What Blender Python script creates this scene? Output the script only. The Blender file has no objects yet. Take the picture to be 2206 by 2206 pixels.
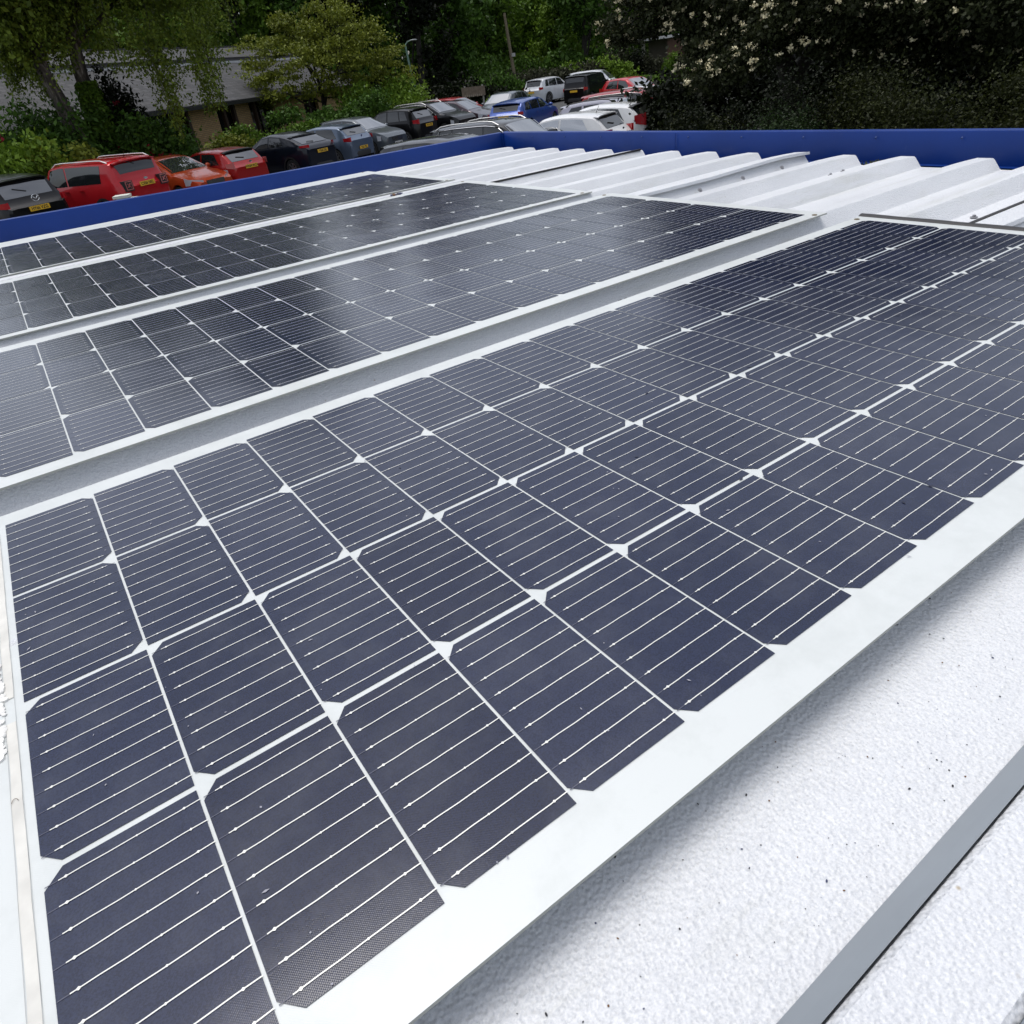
import bpy, math, random
import numpy as np
from mathutils import Vector, Matrix
random.seed(7); rng = np.random.default_rng(7)
PI = math.pi; R = math.radians
scene = bpy.context.scene
col = scene.collection

# ---------------------------------------------------------------- camera, light, exposure
cd = bpy.data.cameras.new('camera'); cam = bpy.data.objects.new('camera', cd); col.objects.link(cam)
cam.location = (0.1492, -0.9489, 0.4036); cam.rotation_euler = (0.9858, 0.1093, -0.6186)
cd.sensor_width = 36; cd.lens = 1462.6/2206*36; cd.clip_start = 0.02; cd.clip_end = 3000
scene.camera = cam
SUN_EL, SUN_AZ = 79, 100            # degrees above the roof plane, direction it comes from (0 = +x, 90 = +y)
w = bpy.data.worlds.new('World'); scene.world = w; w.use_nodes = True
nt = w.node_tree; nt.nodes.clear()
out = nt.nodes.new('ShaderNodeOutputWorld'); bg = nt.nodes.new('ShaderNodeBackground')
sky = nt.nodes.new('ShaderNodeTexSky'); sky.sky_type = 'NISHITA'; sky.sun_disc = False
sky.sun_elevation = R(SUN_EL); sky.sun_rotation = R(90-SUN_AZ); sky.dust_density = 3
hs = nt.nodes.new('ShaderNodeHueSaturation'); hs.inputs['Saturation'].default_value = 0.38
tc = nt.nodes.new('ShaderNodeTexCoord'); mp = nt.nodes.new('ShaderNodeMapping'); mp.inputs['Scale'].default_value = (1, 1, 2.2)
no = nt.nodes.new('ShaderNodeTexNoise'); no.inputs['Scale'].default_value = 2.6; no.inputs['Detail'].default_value = 6; no.inputs['Roughness'].default_value = .6
cr = nt.nodes.new('ShaderNodeValToRGB'); cr.color_ramp.elements[0].position = .38; cr.color_ramp.elements[0].color = (.8, .82, .86, 1)
cr.color_ramp.elements[1].position = .66; cr.color_ramp.elements[1].color = (1.3, 1.3, 1.3, 1)
mx = nt.nodes.new('ShaderNodeMix'); mx.data_type = 'RGBA'; mx.blend_type = 'MULTIPLY'; mx.inputs[0].default_value = 1
L = nt.links.new
L(tc.outputs['Generated'], mp.inputs['Vector']); L(mp.outputs[0], no.inputs['Vector']); L(no.outputs['Fac'], cr.inputs[0])
L(sky.outputs[0], hs.inputs['Color']); L(hs.outputs[0], mx.inputs[6]); L(cr.outputs[0], mx.inputs[7]); L(mx.outputs[2], bg.inputs[0]); L(bg.outputs[0], out.inputs[0])
bg.inputs[1].default_value = 0.15
sd = bpy.data.lights.new('sun', 'SUN'); sd.energy = 1.3; sd.angle = R(34); sd.color = (1, .97, .93)
so = bpy.data.objects.new('sun', sd); col.objects.link(so)
dv = Vector((math.cos(R(SUN_AZ))*math.cos(R(SUN_EL)), math.sin(R(SUN_AZ))*math.cos(R(SUN_EL)), math.sin(R(SUN_EL))))
so.rotation_euler = dv.to_track_quat('Z', 'Y').to_euler(); so.location = (0, 0, 40)
vs = scene.view_settings; vs.view_transform = 'Standard'; vs.look = 'None'; vs.gamma = 1; vs.use_curve_mapping = False; vs.exposure = 0.27
GZ = -2.45                           # height of the car park; the roof surface under the panels is z = 0

# ---------------------------------------------------------------- helpers
def tag(o, label=None, cat=None, group=None, kind=None):
    if label: o['label'] = label
    if cat: o['category'] = cat
    if group: o['group'] = group
    if kind: o['kind'] = kind
    return o
def empty(name, loc, rz=0, rx=0, ry=0):
    o = bpy.data.objects.new(name, None); col.objects.link(o); o.location = loc; o.rotation_euler = (rx, ry, rz); o.empty_display_size = .2
    return o
def link(name, me, parent=None):
    o = bpy.data.objects.new(name, me); col.objects.link(o)
    if parent: o.parent = parent
    return o
class MB:
    def __init__(s): s.v = []; s.f = []; s.m = []
    def add(s, vs, fs, mi=0):
        b = len(s.v); s.v += [tuple(p) for p in vs]; s.f += [tuple(i+b for i in f) for f in fs]; s.m += [mi]*len(fs)
    def box(s, x0, x1, y0, y1, z0, z1, mi=0, T=None):
        vs = [(x0,y0,z0),(x1,y0,z0),(x1,y1,z0),(x0,y1,z0),(x0,y0,z1),(x1,y0,z1),(x1,y1,z1),(x0,y1,z1)]
        if T: vs = [T @ Vector(v) for v in vs]
        s.add(vs, [(0,3,2,1),(4,5,6,7),(0,1,5,4),(1,2,6,5),(2,3,7,6),(3,0,4,7)], mi)
    def tube(s, pts, r, n=8, mi=0, cap=True):
        pts = [Vector(p) for p in pts]; rs = r if isinstance(r, (list, tuple)) else [r]*len(pts); rings = []
        for i, p in enumerate(pts):
            d = (pts[min(i+1, len(pts)-1)]-pts[max(i-1, 0)]).normalized()
            a = d.cross(Vector((0,0,1)) if abs(d.z) < .95 else Vector((1,0,0))).normalized(); b = d.cross(a)
            rings.append([p+(a*math.cos(2*PI*k/n)+b*math.sin(2*PI*k/n))*rs[i] for k in range(n)])
        vs = [q for g in rings for q in g]; fs = []
        for i in range(len(rings)-1):
            for k in range(n): fs.append((i*n+k, i*n+(k+1) % n, (i+1)*n+(k+1) % n, (i+1)*n+k))
        if cap: fs.append(tuple(range(n-1, -1, -1))); fs.append(tuple((len(rings)-1)*n+k for k in range(n)))
        s.add(vs, fs, mi)
    def grid(s, P, mi=0, flip=False):      # P: rows x cols of points
        nr, nc = len(P), len(P[0]); fs = []
        for i in range(nr-1):
            for j in range(nc-1):
                q = (i*nc+j, i*nc+j+1, (i+1)*nc+j+1, (i+1)*nc+j); fs.append(q[::-1] if flip else q)
        s.add([p for r in P for p in r], fs, mi)
    def prism(s, poly, z0, z1, mi=0):
        n = len(poly); vs = [(x, y, z0) for x, y in poly]+[(x, y, z1) for x, y in poly]
        s.add(vs, [tuple(range(n-1, -1, -1)), tuple(range(n, 2*n))]+[(i, (i+1) % n, n+(i+1) % n, n+i) for i in range(n)], mi)
    def lathe(s, prof, n=20, mi=0, axis='y', T=None):   # prof: (radius, along)
        vs = []
        for r, a in prof:
            for k in range(n):
                t = 2*PI*k/n; c, q = r*math.cos(t), r*math.sin(t)
                vs.append((c, a, q) if axis == 'y' else (c, q, a))
        if T: vs = [T @ Vector(v) for v in vs]
        fs = [(i*n+k, i*n+(k+1) % n, (i+1)*n+(k+1) % n, (i+1)*n+k) for i in range(len(prof)-1) for k in range(n)]
        s.add(vs, fs, mi)
    def mesh(s, name, mats, smooth=None):
        me = bpy.data.meshes.new(name); me.from_pydata(s.v, [], s.f)
        for m in (mats if isinstance(mats, (list, tuple)) else [mats]): me.materials.append(m)
        me.polygons.foreach_set('material_index', s.m)
        if smooth is not None:
            me.polygons.foreach_set('use_smooth', [True]*len(s.f)); me.update()
            try: me.set_sharp_from_angle(angle=R(smooth))
            except Exception: pass
        me.update(); return me
    def build(s, name, mats, parent=None, smooth=None): return link(name, s.mesh(name, mats, smooth), parent)

class Mat:
    def __init__(s, name):
        s.m = bpy.data.materials.new(name); s.m.use_nodes = True; s.nt = s.m.node_tree; s.b = s.nt.nodes['Principled BSDF']
    def n(s, t, **k):
        o = s.nt.nodes.new(t)
        for a, v in k.items():
            if a in o.inputs: o.inputs[a].default_value = v
            else: setattr(o, a, v)
        return o
    def l(s, a, b): s.nt.links.new(a, b)
    def set(s, **k):
        for a, v in k.items(): s.b.inputs[a.replace('_', ' ')].default_value = v
        return s
    def ramp(s, fac, stops):
        r = s.n('ShaderNodeValToRGB'); e = r.color_ramp.elements
        while len(e) < len(stops): e.new(.5)
        for i, (p, c) in enumerate(stops): e[i].position = p; e[i].color = (*c, 1) if len(c) == 3 else c
        s.l(fac, r.inputs[0]); return r.outputs[0]
    def noise(s, scale, detail=4, rough=.55, co='Object', dist=0, sc=None):
        t = s.n('ShaderNodeTexCoord'); o = s.n('ShaderNodeTexNoise'); o.inputs['Scale'].default_value = scale
        o.inputs['Detail'].default_value = detail; o.inputs['Roughness'].default_value = rough; o.inputs['Distortion'].default_value = dist
        src = t.outputs[co]
        if sc:
            m = s.n('ShaderNodeMapping'); m.inputs['Scale'].default_value = sc; s.l(src, m.inputs[0]); src = m.outputs[0]
        s.l(src, o.inputs['Vector']); return o.outputs['Fac']
    def bump(s, h, strength, dist=.01, prev=None):
        b = s.n('ShaderNodeBump'); b.inputs['Strength'].default_value = strength; b.inputs['Distance'].default_value = dist
        s.l(h, b.inputs['Height'])
        if prev: s.l(prev, b.inputs['Normal'])
        return b.outputs[0]
def simple(name, c, rough=.5, metal=0, spec=.5, var=0, vs=8, **k):
    m = Mat(name); m.set(Base_Color=(*c, 1), Roughness=rough, Metallic=metal)
    m.b.inputs['Specular IOR Level'].default_value = spec
    if var:
        o = m.ramp(m.noise(vs), [(.3, tuple(x*(1-var) for x in c)), (.7, tuple(min(1, x*(1+var)) for x in c))]); m.l(o, m.b.inputs['Base Color'])
    for a, v in k.items(): m.b.inputs[a].default_value = v
    return m.m

# ---------------------------------------------------------------- materials of the roof and panels
def roof_mat():
    m = Mat('coated_steel'); m.set(Roughness=.42); m.b.inputs['Specular IOR Level'].default_value = .45
    a = m.noise(2.2, 5, .6, 'Object', .3, (.6, 2.5, 1))
    c = m.ramp(a, [(.30, (.60, .61, .625)), (.62, (.71, .72, .73))])
    vo = m.n('ShaderNodeTexVoronoi'); vo.inputs['Scale'].default_value = 420; tcn = m.n('ShaderNodeTexCoord'); m.l(tcn.outputs['Object'], vo.inputs['Vector'])
    g = m.ramp(vo.outputs['Distance'], [(.05, (.90, .905, .92)), (.6, (1, 1, 1))])
    sp = m.ramp(m.noise(800, 2, .7), [(.38, (.85, .865, .89)), (.58, (1, 1, 1))])
    st = m.ramp(m.noise(9, 3, .5, 'Object', 0, (.4, 1, 1)), [(.66, (1, 1, 1)), (.80, (.88, .86, .80))])
    prev = c
    # sparse rust-brown stains and olive grime drawn out along the ribs
    v2 = m.n('ShaderNodeTexVoronoi'); v2.inputs['Scale'].default_value = 46; m.l(tcn.outputs['Object'], v2.inputs['Vector'])
    dot = m.ramp(v2.outputs['Distance'], [(.03, (.62, .52, .38)), (.085, (1, 1, 1))]); keep = m.ramp(m.noise(7, 3, .6), [(.52, (0, 0, 0)), (.60, (1, 1, 1))])
    w1 = m.n('ShaderNodeMix'); w1.data_type = 'RGBA'; m.l(keep, w1.inputs[0]); w1.inputs[6].default_value = (1, 1, 1, 1); m.l(dot, w1.inputs[7])
    gr = m.ramp(m.noise(5.5, 6, .7, 'Object', .4, (.25, 2.2, 1)), [(.56, (1, 1, 1)), (.78, (.80, .80, .74))])
    for t in (g, sp, st, w1.outputs[2], gr):
        x = m.n('ShaderNodeMix'); x.data_type = 'RGBA'; x.blend_type = 'MULTIPLY'; x.inputs[0].default_value = 1
        m.l(prev, x.inputs[6]); m.l(t, x.inputs[7]); prev = x.outputs[2]
    m.l(prev, m.b.inputs['Base Color'])
    vb = m.n('ShaderNodeTexVoronoi'); vb.inputs['Scale'].default_value = 330; vb.feature = 'SMOOTH_F1'; m.l(tcn.outputs['Object'], vb.inputs['Vector'])
    b1 = m.bump(vb.outputs['Distance'],  .7, .0022); b2 = m.bump(m.noise(3.0, 2), .25, .02, b1); m.l(b2, m.b.inputs['Normal'])
    return m.m
ROOF = roof_mat()
def foil(m, grid=True):
    """shared clear textured front foil: a fine square emboss and faint large waves"""
    tcn = m.n('ShaderNodeTexCoord'); g = m.n('ShaderNodeNewGeometry')
    sx = m.n('ShaderNodeSeparateXYZ'); m.l(g.outputs['Position'], sx.inputs[0])
    outs = []
    for ax in (0, 1):
        k = m.n('ShaderNodeMath', operation='MULTIPLY'); k.inputs[1].default_value = 2*PI/.0016; m.l(sx.outputs[ax], k.inputs[0])
        s_ = m.n('ShaderNodeMath', operation='SINE'); m.l(k.outputs[0], s_.inputs[0]); outs.append(s_.outputs[0])
    mu = m.n('ShaderNodeMath', operation='MULTIPLY'); m.l(outs[0], mu.inputs[0]); m.l(outs[1], mu.inputs[1])
    n1 = m.n('ShaderNodeTexNoise'); n1.inputs['Scale'].default_value = 3.2; n1.inputs['Detail'].default_value = 2; m.l(g.outputs['Position'], n1.inputs['Vector'])
    n2 = m.n('ShaderNodeTexNoise'); n2.inputs['Scale'].default_value = 900; n2.inputs['Detail'].default_value = 1; m.l(g.outputs['Position'], n2.inputs['Vector'])
    b = m.bump(mu.outputs[0], .055, .00028); b = m.bump(n2.outputs['Fac'], .07, .0003, b); b = m.bump(n1.outputs['Fac'], .28, .012, b)
    m.l(b, m.b.inputs['Normal']); return n1.outputs['Fac'], n2.outputs['Fac'], g.outputs['Position']
def cell_mat():
    m = Mat('silicon_cell'); m.b.inputs['Roughness'].default_value = .16; m.b.inputs['Specular IOR Level'].default_value = .55
    a, b, pos = foil(m)
    oi = m.n('ShaderNodeObjectInfo')
    c1 = m.ramp(oi.outputs['Random'], [(0, (.008, .012, .033)), (.5, (.011, .016, .040)), (1, (.015, .020, .046))])
    sp = m.ramp(b, [(.35, (.78, .78, .8)), (.62, (1.3, 1.3, 1.3))])
    x = m.n('ShaderNodeMix'); x.data_type = 'RGBA'; x.blend_type = 'MULTIPLY'; x.inputs[0].default_value = 1; m.l(c1, x.inputs[6]); m.l(sp, x.inputs[7])
    # a little dust lying on the foil
    n = m.n('ShaderNodeTexNoise'); n.inputs['Scale'].default_value = 14; n.inputs['Detail'].default_value = 7; n.inputs['Roughness'].default_value = .7; m.l(pos, n.inputs['Vector'])
    d = m.ramp(n.outputs['Fac'], [(.45, (0, 0, 0)), (.8, (.06, .06, .06))])
    y = m.n('ShaderNodeMix'); y.data_type = 'RGBA'; m.l(d, y.inputs[0]); m.l(x.outputs[2], y.inputs[6]); y.inputs[7].default_value = (.45, .46, .48, 1)
    m.l(y.outputs[2], m.b.inputs['Base Color']); 
    r = m.ramp(n.outputs['Fac'], [(.3, (.07,)*3), (.7, (.14,)*3)]); m.l(r, m.b.inputs['Roughness'])
    return m.m
def sheet_mat():
    m = Mat('white_backsheet'); m.set(Roughness=.34); a, b, pos = foil(m)
    n = m.n('ShaderNodeTexNoise'); n.inputs['Scale'].default_value = 11; n.inputs['Roughness'].default_value = .7; n.inputs['Detail'].default_value = 6; m.l(pos, n.inputs['Vector'])
    m.l(m.ramp(n.outputs['Fac'], [(.30, (.52, .545, .535)), (.55, (.59, .615, .608))]), m.b.inputs['Base Color']); return m.m
CELL, SHEET = cell_mat(), sheet_mat()
BUS = simple('tinned_ribbon', (.70, .70, .66), .35, .2)
FINE = simple('dull_ribbon', (.07, .075, .11), .35)
TAPE = simple('beige_tape', (.60, .59, .55), .55, var=.12, vs=30)
SILI = simple('white_sealant', (.80, .79, .76), .35, var=.05)
BLACKP = simple('black_edge', (.018, .016, .016), .45)
SCREW = simple('zinc_screw', (.30, .30, .31), .4, .7)
def blue_mat():
    m = Mat('blue_coated_steel'); m.set(Roughness=.32); m.b.inputs['Specular IOR Level'].default_value = .3
    c1 = m.ramp(m.noise(1.7, 5, .6), [(.3, (.003, .026, .160)), (.7, (.005, .037, .225))]); c2 = m.ramp(m.noise(60, 5, .75, 'Object', .5, (1, 1, .2)), [(.60, (0, 0, 0)), (.80, (.16, .16, .16))])
    mm = m.n('ShaderNodeMix'); mm.data_type = 'RGBA'; m.l(c2, mm.inputs[0]); m.l(c1, mm.inputs[6]); mm.inputs[7].default_value = (.12, .17, .30, 1); m.l(mm.outputs[2], m.b.inputs['Base Color'])
    m.l(m.ramp(m.noise(5, 5, .6), [(.3, (.28,)*3), (.7, (.42,)*3)]), m.b.inputs['Roughness'])
    m.l(m.bump(m.noise(1.5, 2, .5), .2, .02), m.b.inputs['Normal']); return m.m
BLUE = blue_mat()

# ---------------------------------------------------------------- the building under the camera
bld = tag(empty('flat_roof_building', (0.6, .8, GZ)), 'low building in the foreground with white ribbed steel roof and blue edge trim', 'building')
bld_off = Vector(bld.location)
def under(o): o.parent = bld; o.location = -bld_off; return o
DEP, CW, RUN = -.043, .050, .029
CROWNZ = -.005
ribs = [-1.60, -1.375, -1.160, -.951, -.715, -.490, -.262, -.052, .143, .391, .606, .819, 1.030, 1.246, 1.460, 1.690, 1.905, 2.120, 2.335, 2.550, 2.765]
XE = 2.74
def sheet(ys, y_start, y_end, name, zoff=0):
    xs = [-2.2, -1, 0, .9, 1.8, 2.3, 2.52, 2.60, 2.66, 2.70, XE]
    prof = [(y_start, DEP)]
    for y in ys:
        prof += [(y-RUN, DEP), (y-RUN+.004, DEP+.003), (y-.003, CROWNZ-.004), (y+.002, CROWNZ), (y+CW-.002, CROWNZ), (y+CW+.002, CROWNZ-.003), (y+CW+.011, DEP+.002), (y+CW+.014, DEP)]
    prof.append((y_end, DEP))
    P = []
    for x in xs:
        t = max(0, (x-2.50)/(XE-2.50)); row = []
        for y, z in prof:
            zz = z-(z-DEP)*.16*t*t; row.append((x, y, zz+zoff))
        P.append(row)
    mb = MB(); mb.grid(P, flip=True); mb.grid([[(x, y, z-.0012) for x, y, z in r] for r in P])
    # close the cut end
    mb.grid([P[-1], [(x, y, z-.0012) for x, y, z in P[-1]]])
    return under(mb.build(name, ROOF, None, 25))
sheet([y for y in ribs if y < -.3], -1.9, -.30, 'roof_sheet')
sheet([y for y in ribs if -.3 < y < .8], -.30, .79, 'roof_sheet')
sheet([y for y in ribs if .8 < y < 1.68], .79, 1.655, 'roof_sheet')
sheet([y for y in ribs if y > 1.68], 1.655, 3.30, 'roof_sheet')
def lap(y, over, lift, name='lap_strip'):
    """overlapping edge of the next sheet, lying on the crown and standing a little proud of the near web"""
    mb = MB(); P = []
    for x in [-2.2, 0, 1.0, 1.9, 2.2, 2.5, 2.6, 2.68, XE+.012]:
        t = max(0, (x-2.5)/(XE-2.5)); z = CROWNZ-.16*(CROWNZ-DEP)*t*t
        wob = .003*math.sin(x*5.1)+.002*math.sin(x*13)
        P.append([(x, y+CW+.012, z-.008), (x, y+CW-.002, z+.003), (x, y-.004, z+.004+lift*.4), (x, y-over, z+.002+lift+wob), (x, y-over-.002, z-.006+lift+wob)])
    mb.grid(P); mb.grid([[(a, b, c-.0015) for a, b, c in r] for r in P], flip=True)
    mb.grid([[P[i][4] for i in range(len(P))], [(P[i][4][0], P[i][4][1], P[i][4][2]-.0015) for i in range(len(P))]])
    return under(mb.build(name, ROOF, None, 30))
lap(.819, .016, .004); lap(-.262, .010, .003)
mb = MB()                                   # black strips put in as the shadow of the gap at two laps
for y, h in ((1.690, .0035), (-.200, .003)):
    mb.box(-2.2, 2.725, y-.0055, y+.002, -.010, CROWNZ+h-.0015, 0)
under(mb.build('lap_gap_shade', BLACKP, None))
def screw(x, y, z):
    mb = MB(); mb.lathe([(.0, .006), (.004, .006), (.0045, .002), (.009, .0015), (.009, 0)], 10, 0, 'z'); return mb
smesh = screw(0, 0, 0).mesh('roof_screw', SCREW, 30)
for (x, y, z) in [(2.56, .782, -.030), (2.34, .781, -.029), (2.12, .783, -.031), (2.52, .555, -.040), (2.60, .56, -.041), (2.1, -.115, -.041)]:
    o = link('roof_screw', smesh, bld); o.location = Vector((x, y, z))-bld_off; o.rotation_euler = (R(38) if y > .7 else 0, 0, 0)
# added grey strips that paint the shade onto both sides of the near rib
WEBSHADE = simple('grey_web_shade', (.235, .265, .295), .42, var=.06, vs=14)
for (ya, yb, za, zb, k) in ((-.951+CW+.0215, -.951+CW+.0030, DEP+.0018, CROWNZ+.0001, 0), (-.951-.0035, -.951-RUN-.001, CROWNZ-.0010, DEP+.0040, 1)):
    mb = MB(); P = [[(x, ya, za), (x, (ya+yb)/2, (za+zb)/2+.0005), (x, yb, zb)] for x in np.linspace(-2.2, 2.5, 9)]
    mb.grid(P); mb.grid([[(x, y+.0004, z-.0008) for x, y, z in r] for r in P], flip=True); under(mb.build('web_shade_strip', WEBSHADE, None))
# blue trim: upstand, top lip and outer face in one folded piece per side
def trim(path, name):
    mb = MB(); P = []
    for (x, y, nx, ny) in path:
        wv = .0015*math.sin(x*3+y*2.2)
        P.append([(x-nx*.02, y-ny*.02, DEP-.012), (x, y, DEP-.010), (x, y, .0465+wv), (x+nx*.002, y+ny*.002, .050+wv), (x+nx*.034, y+ny*.034, .052+wv), (x+nx*.038, y+ny*.038, .048+wv), (x+nx*.038, y+ny*.038, -.26), (x+nx*.02, y+ny*.02, -.27)])
    mb.grid(P); return under(mb.build(name, BLUE, None, 30))
farY = [(-2.3, 3.42), (-1.4, 3.335), (.12, 3.222), (.7, 3.15), (1.32, 3.085), (2.0, 3.042), (2.842, 3.01)]
trim([(x, y, 0, 1) for x, y in farY][::-1], 'edge_trim')
trim([(2.842+.038, 3.01+.038, 1, 0)]+[(2.842+.004*i, y, 1, 0) for i, y in enumerate([3.009, 2.2, 1.4, .3, -.8, -1.9, -3.0])], 'edge_trim')
mb = MB()                                    # joint cover at the corner and one along the right run
mb.box(2.8385, 2.8405, 1.575, 1.579, DEP, .047); under(mb.build('trim_joint', BLUE, None))
mb = MB(); mb.box(2.835, 2.8415, 2.992, 3.004, DEP, .049); under(mb.build('trim_joint', BLUE, None))
rv = MB(); rv.lathe([(0, -.0022), (.003, -.0018), (.0042, 0)], 8, 0, 'z'); rvm = rv.mesh('rivet', simple('blue_rivet', (.02, .05, .19), .35), 60)
for k in range(11):
    o = link('rivet', rvm, bld); o.location = Vector((2.8425, 2.7-k*.30, .030))-bld_off; o.rotation_euler = (0, PI/2, 0)
WALLB = simple('blue_wall_cladding', (.05, .10, .28), .5, var=.1)
mb = MB(); mb.box(2.80, 2.86, -3, 3.03, GZ, -.2); mb.box(-2.3, 2.80, 3.03, 3.07, GZ, -.2); under(mb.build('wall', WALLB, None))
mb = MB(); mb.box(-2.2, 2.7, -1.9, 3.2, -.12, -.08); under(mb.build('roof_deck', simple('dark_lining', (.05, .05, .05), .8), None))
mb = MB()                                    # moss tuft in the gutter by the right trim
for k in range(160):
    x, y = 2.765+random.gauss(0, .018), .530+random.gauss(0, .022); h = random.uniform(.004, .016)
    a = random.uniform(0, 6.3); dx, dy = math.cos(a)*.004, math.sin(a)*.004
    mb.add([(x-dx, y-dy, DEP), (x+dx, y+dy, DEP), (x+random.gauss(0, .004), y+random.gauss(0, .004), DEP+h)], [(0, 1, 2)])
tag(mb.build('moss', simple('moss_green', (.06, .065, .015), .9)), 'small olive tuft of moss growing in the roof valley against the blue trim', 'moss', kind='stuff')

# ---------------------------------------------------------------- solar panels
A_, B_ = .1004, .184
def cell_mesh(side):
    """half-cut cell, corner cuts on one long side (side = +1 right, -1 left), nine ribbons across it"""
    mb = MB(); hu, hv = A_/2-.0012, B_/2-.0026; c, d = .0118, .0126
    if side > 0: poly = [(-hu, -hv), (hu-c, -hv), (hu, -hv+d), (hu, hv-d), (hu-c, hv), (-hu, hv)]
    else: poly = [(hu, hv), (-hu+c, hv), (-hu, hv-d), (-hu, -hv+d), (-hu+c, -hv), (hu, -hv)]
    mb.prism(poly, 0, .0004, 0)
    for k in range(9):
        y = -hv+(k+.5)*2*hv/9; cut = .0085 if k in (0, 8) else .0072; wd = .00042
        xa, xb = (-hu-.0006, hu-cut) if side > 0 else (-hu+cut, hu+.0006)
        n = 7; P = [[], []]
        for i in range(n):
            x = xa+(xb-xa)*i/(n-1); j = .00018*math.sin(k*3.1+i*2.3)
            P[0].append((x, y-wd+j, .0009)); P[1].append((x, y+wd+j, .0009))
        mb.grid(P, 1)
        fx = sorted((xb, side*(hu-.0005)) if side > 0 else (xa, side*(hu-.0005)))
        mb.add([(fx[0], y-.00035, .0007), (fx[1], y-.00035, .0007), (fx[1], y+.00035, .0007), (fx[0], y+.00035, .0007)], [(0, 1, 2, 3)], 2)
        for xx, rr in (((xb-.0045) if side > 0 else (xa+.0045), .00125), ((xa+.011) if side > 0 else (xb-.011), .0011), ((xa+xb)/2+.004*math.sin(k*5), .0009)):
            s2 = 1.5; mb.add([(xx-rr*s2, y, .00095), (xx, y-rr, .00095), (xx+rr*s2, y, .00095), (xx, y+rr, .00095)], [(0, 1, 2, 3)], 1)
    return mb.mesh('cell', [CELL, BUS, FINE])
CR, CL = cell_mesh(1), cell_mesh(-1)
def panel(oy, ox, y_top, y_bot, x_left, x_right, label, tilt=0, z=0, row0=0):
    root = tag(empty('solar_panel', (ox, oy, z), tilt), label, 'solar panel', 'flexible solar panels laid in rows on the white roof')
    mb = MB(); nx = 24; x0, x1, y0, y1 = x_left-ox, x_right-ox, y_bot-oy, y_top-oy; r = .008
    P = []
    for i in range(nx+1):
        x = x0+(x1-x0)*i/nx; P.append([])
        for y in (y0, y0+.002, (y0+y1)/2, y1-.002, y1):
            e = .0012*math.sin(x*4.3+oy)*(1 if abs(y-y0) < .01 or abs(y-y1) < .01 else 0)
            P[-1].append((x, y+e*.8, 0))
    mb.grid(P, flip=False); mb2 = [[(a, b, -.0035) for a, b, c in q] for q in P]; mb.grid(mb2, flip=True)
    for E in ([q[0] for q in P], [q[-1] for q in P], P[0], P[-1]): mb.grid([E, [(a, b, -.0035) for a, b, c in E]], 1)
    mb.build('backsheet', [SHEET, simple('cut_edge', (.35, .36, .33), .6)], root)
    for i in range(18):
        for j in range(4):
            o = link('cell', CR if j < 2 else CL, root)
            yy = -(j+.5)*B_-(row0*.5 if j == 0 else 0)
            o.location = ((i+.5)*A_, yy, .0003)
    mb = MB()
    for cx, cy in ((x1-.035, y0+.012), (x1-.035, y1-.012)):
        mb.lathe([(.0, .0012), (.006, .0012), (.0065, 0)], 14, 0, 'z', Matrix.Translation((cx, cy, .0002)))
    mb.build('eyelet', simple('bronze_eyelet', (.22, .17, .10), .4, .6), root)
    return root
p1 = panel(0, 0, .030, -.774, -.115, 1.842, 'nearest solar panel filling the foreground, with black curled strip at its right end')
panel(.889, -.0052, .932, .120, -.115, 1.842, 'second solar panel from the camera, beyond the first grey roof gap', z=.0006)
panel(1.788, -.0108, 1.838, 1.022, -.115, 1.842, 'third solar panel from the camera, with pale sky patches reflected at its left', z=.0006)
panel(2.693, -.0128, 2.862, 1.948, -.115, 1.842, 'farthest solar panel, its wide white border against the long blue trim', z=.0003)
# black curled strip on the right edge of the near panel
mb = MB(); P = []
for k in range(30):
    y = .034-k*.82/29; wv = .0012*math.sin(k*1.3); P.append([(1.838, y, .0005), (1.845+wv, y, .004), (1.852+wv, y, .0045), (1.856+wv, y, -.001), (1.853, y, -.006)])
mb.grid(P); mb.build('edge_strip', BLACKP, p1, 60)
# tape strips and sealant on the left border of the near panel
mb = MB()
for (xa, xb, y0, y1, z) in ((-.0128, -.0058, -.352, -.03, .0006), (-.0128, -.0058, -.75, -.385, .0006)):
    P = []
    for k in range(13): y = y0+(y1-y0)*k/12; e = .0006*math.sin(k*2.1+xa*90); P.append([(xa+e, y, z), (xb+e*.5, y, z), (xb+e*.5, y, z-.0005)])
    mb.grid(P, flip=True)
mb.build('border_tape', TAPE, p1)
mb = MB()
for (xa, xb, y0, y1) in ((-.0056, -.0054, -.77, -.02), (-.0134, -.0132, -.77, -.05)):
    mb.box(xa, xb, y0, y1, .0009, .0011)
mb.build('tape_seam', simple('grey_line', (.42, .43, .42), .6), p1)
mb = MB()
for k in range(34):
    t = k/33; y = -.300-.125*t+random.gauss(0, .002); x = -.0175+random.gauss(0, .0012)+(.002 if .2 < t < .7 else 0); s = random.uniform(.0022, .0048)
    T = Matrix.Translation((x, y, .001)) @ Matrix.Rotation(random.uniform(0, 3), 4, 'Z') @ Matrix.Diagonal((s, s*random.uniform(.6, 1.1), s*.55, 1))
    prof = [(math.sin(PI*i/6)*(1+.12*math.sin(i*3+k)), -math.cos(PI*i/6)) for i in range(7)]
    mb.lathe(prof, 9, 0, 'z', T)
tag(mb.build('sealant_bead', SILI, None, 60), 'lumpy white sealant squeezed out along the left border of the nearest panel', 'sealant')
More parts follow.
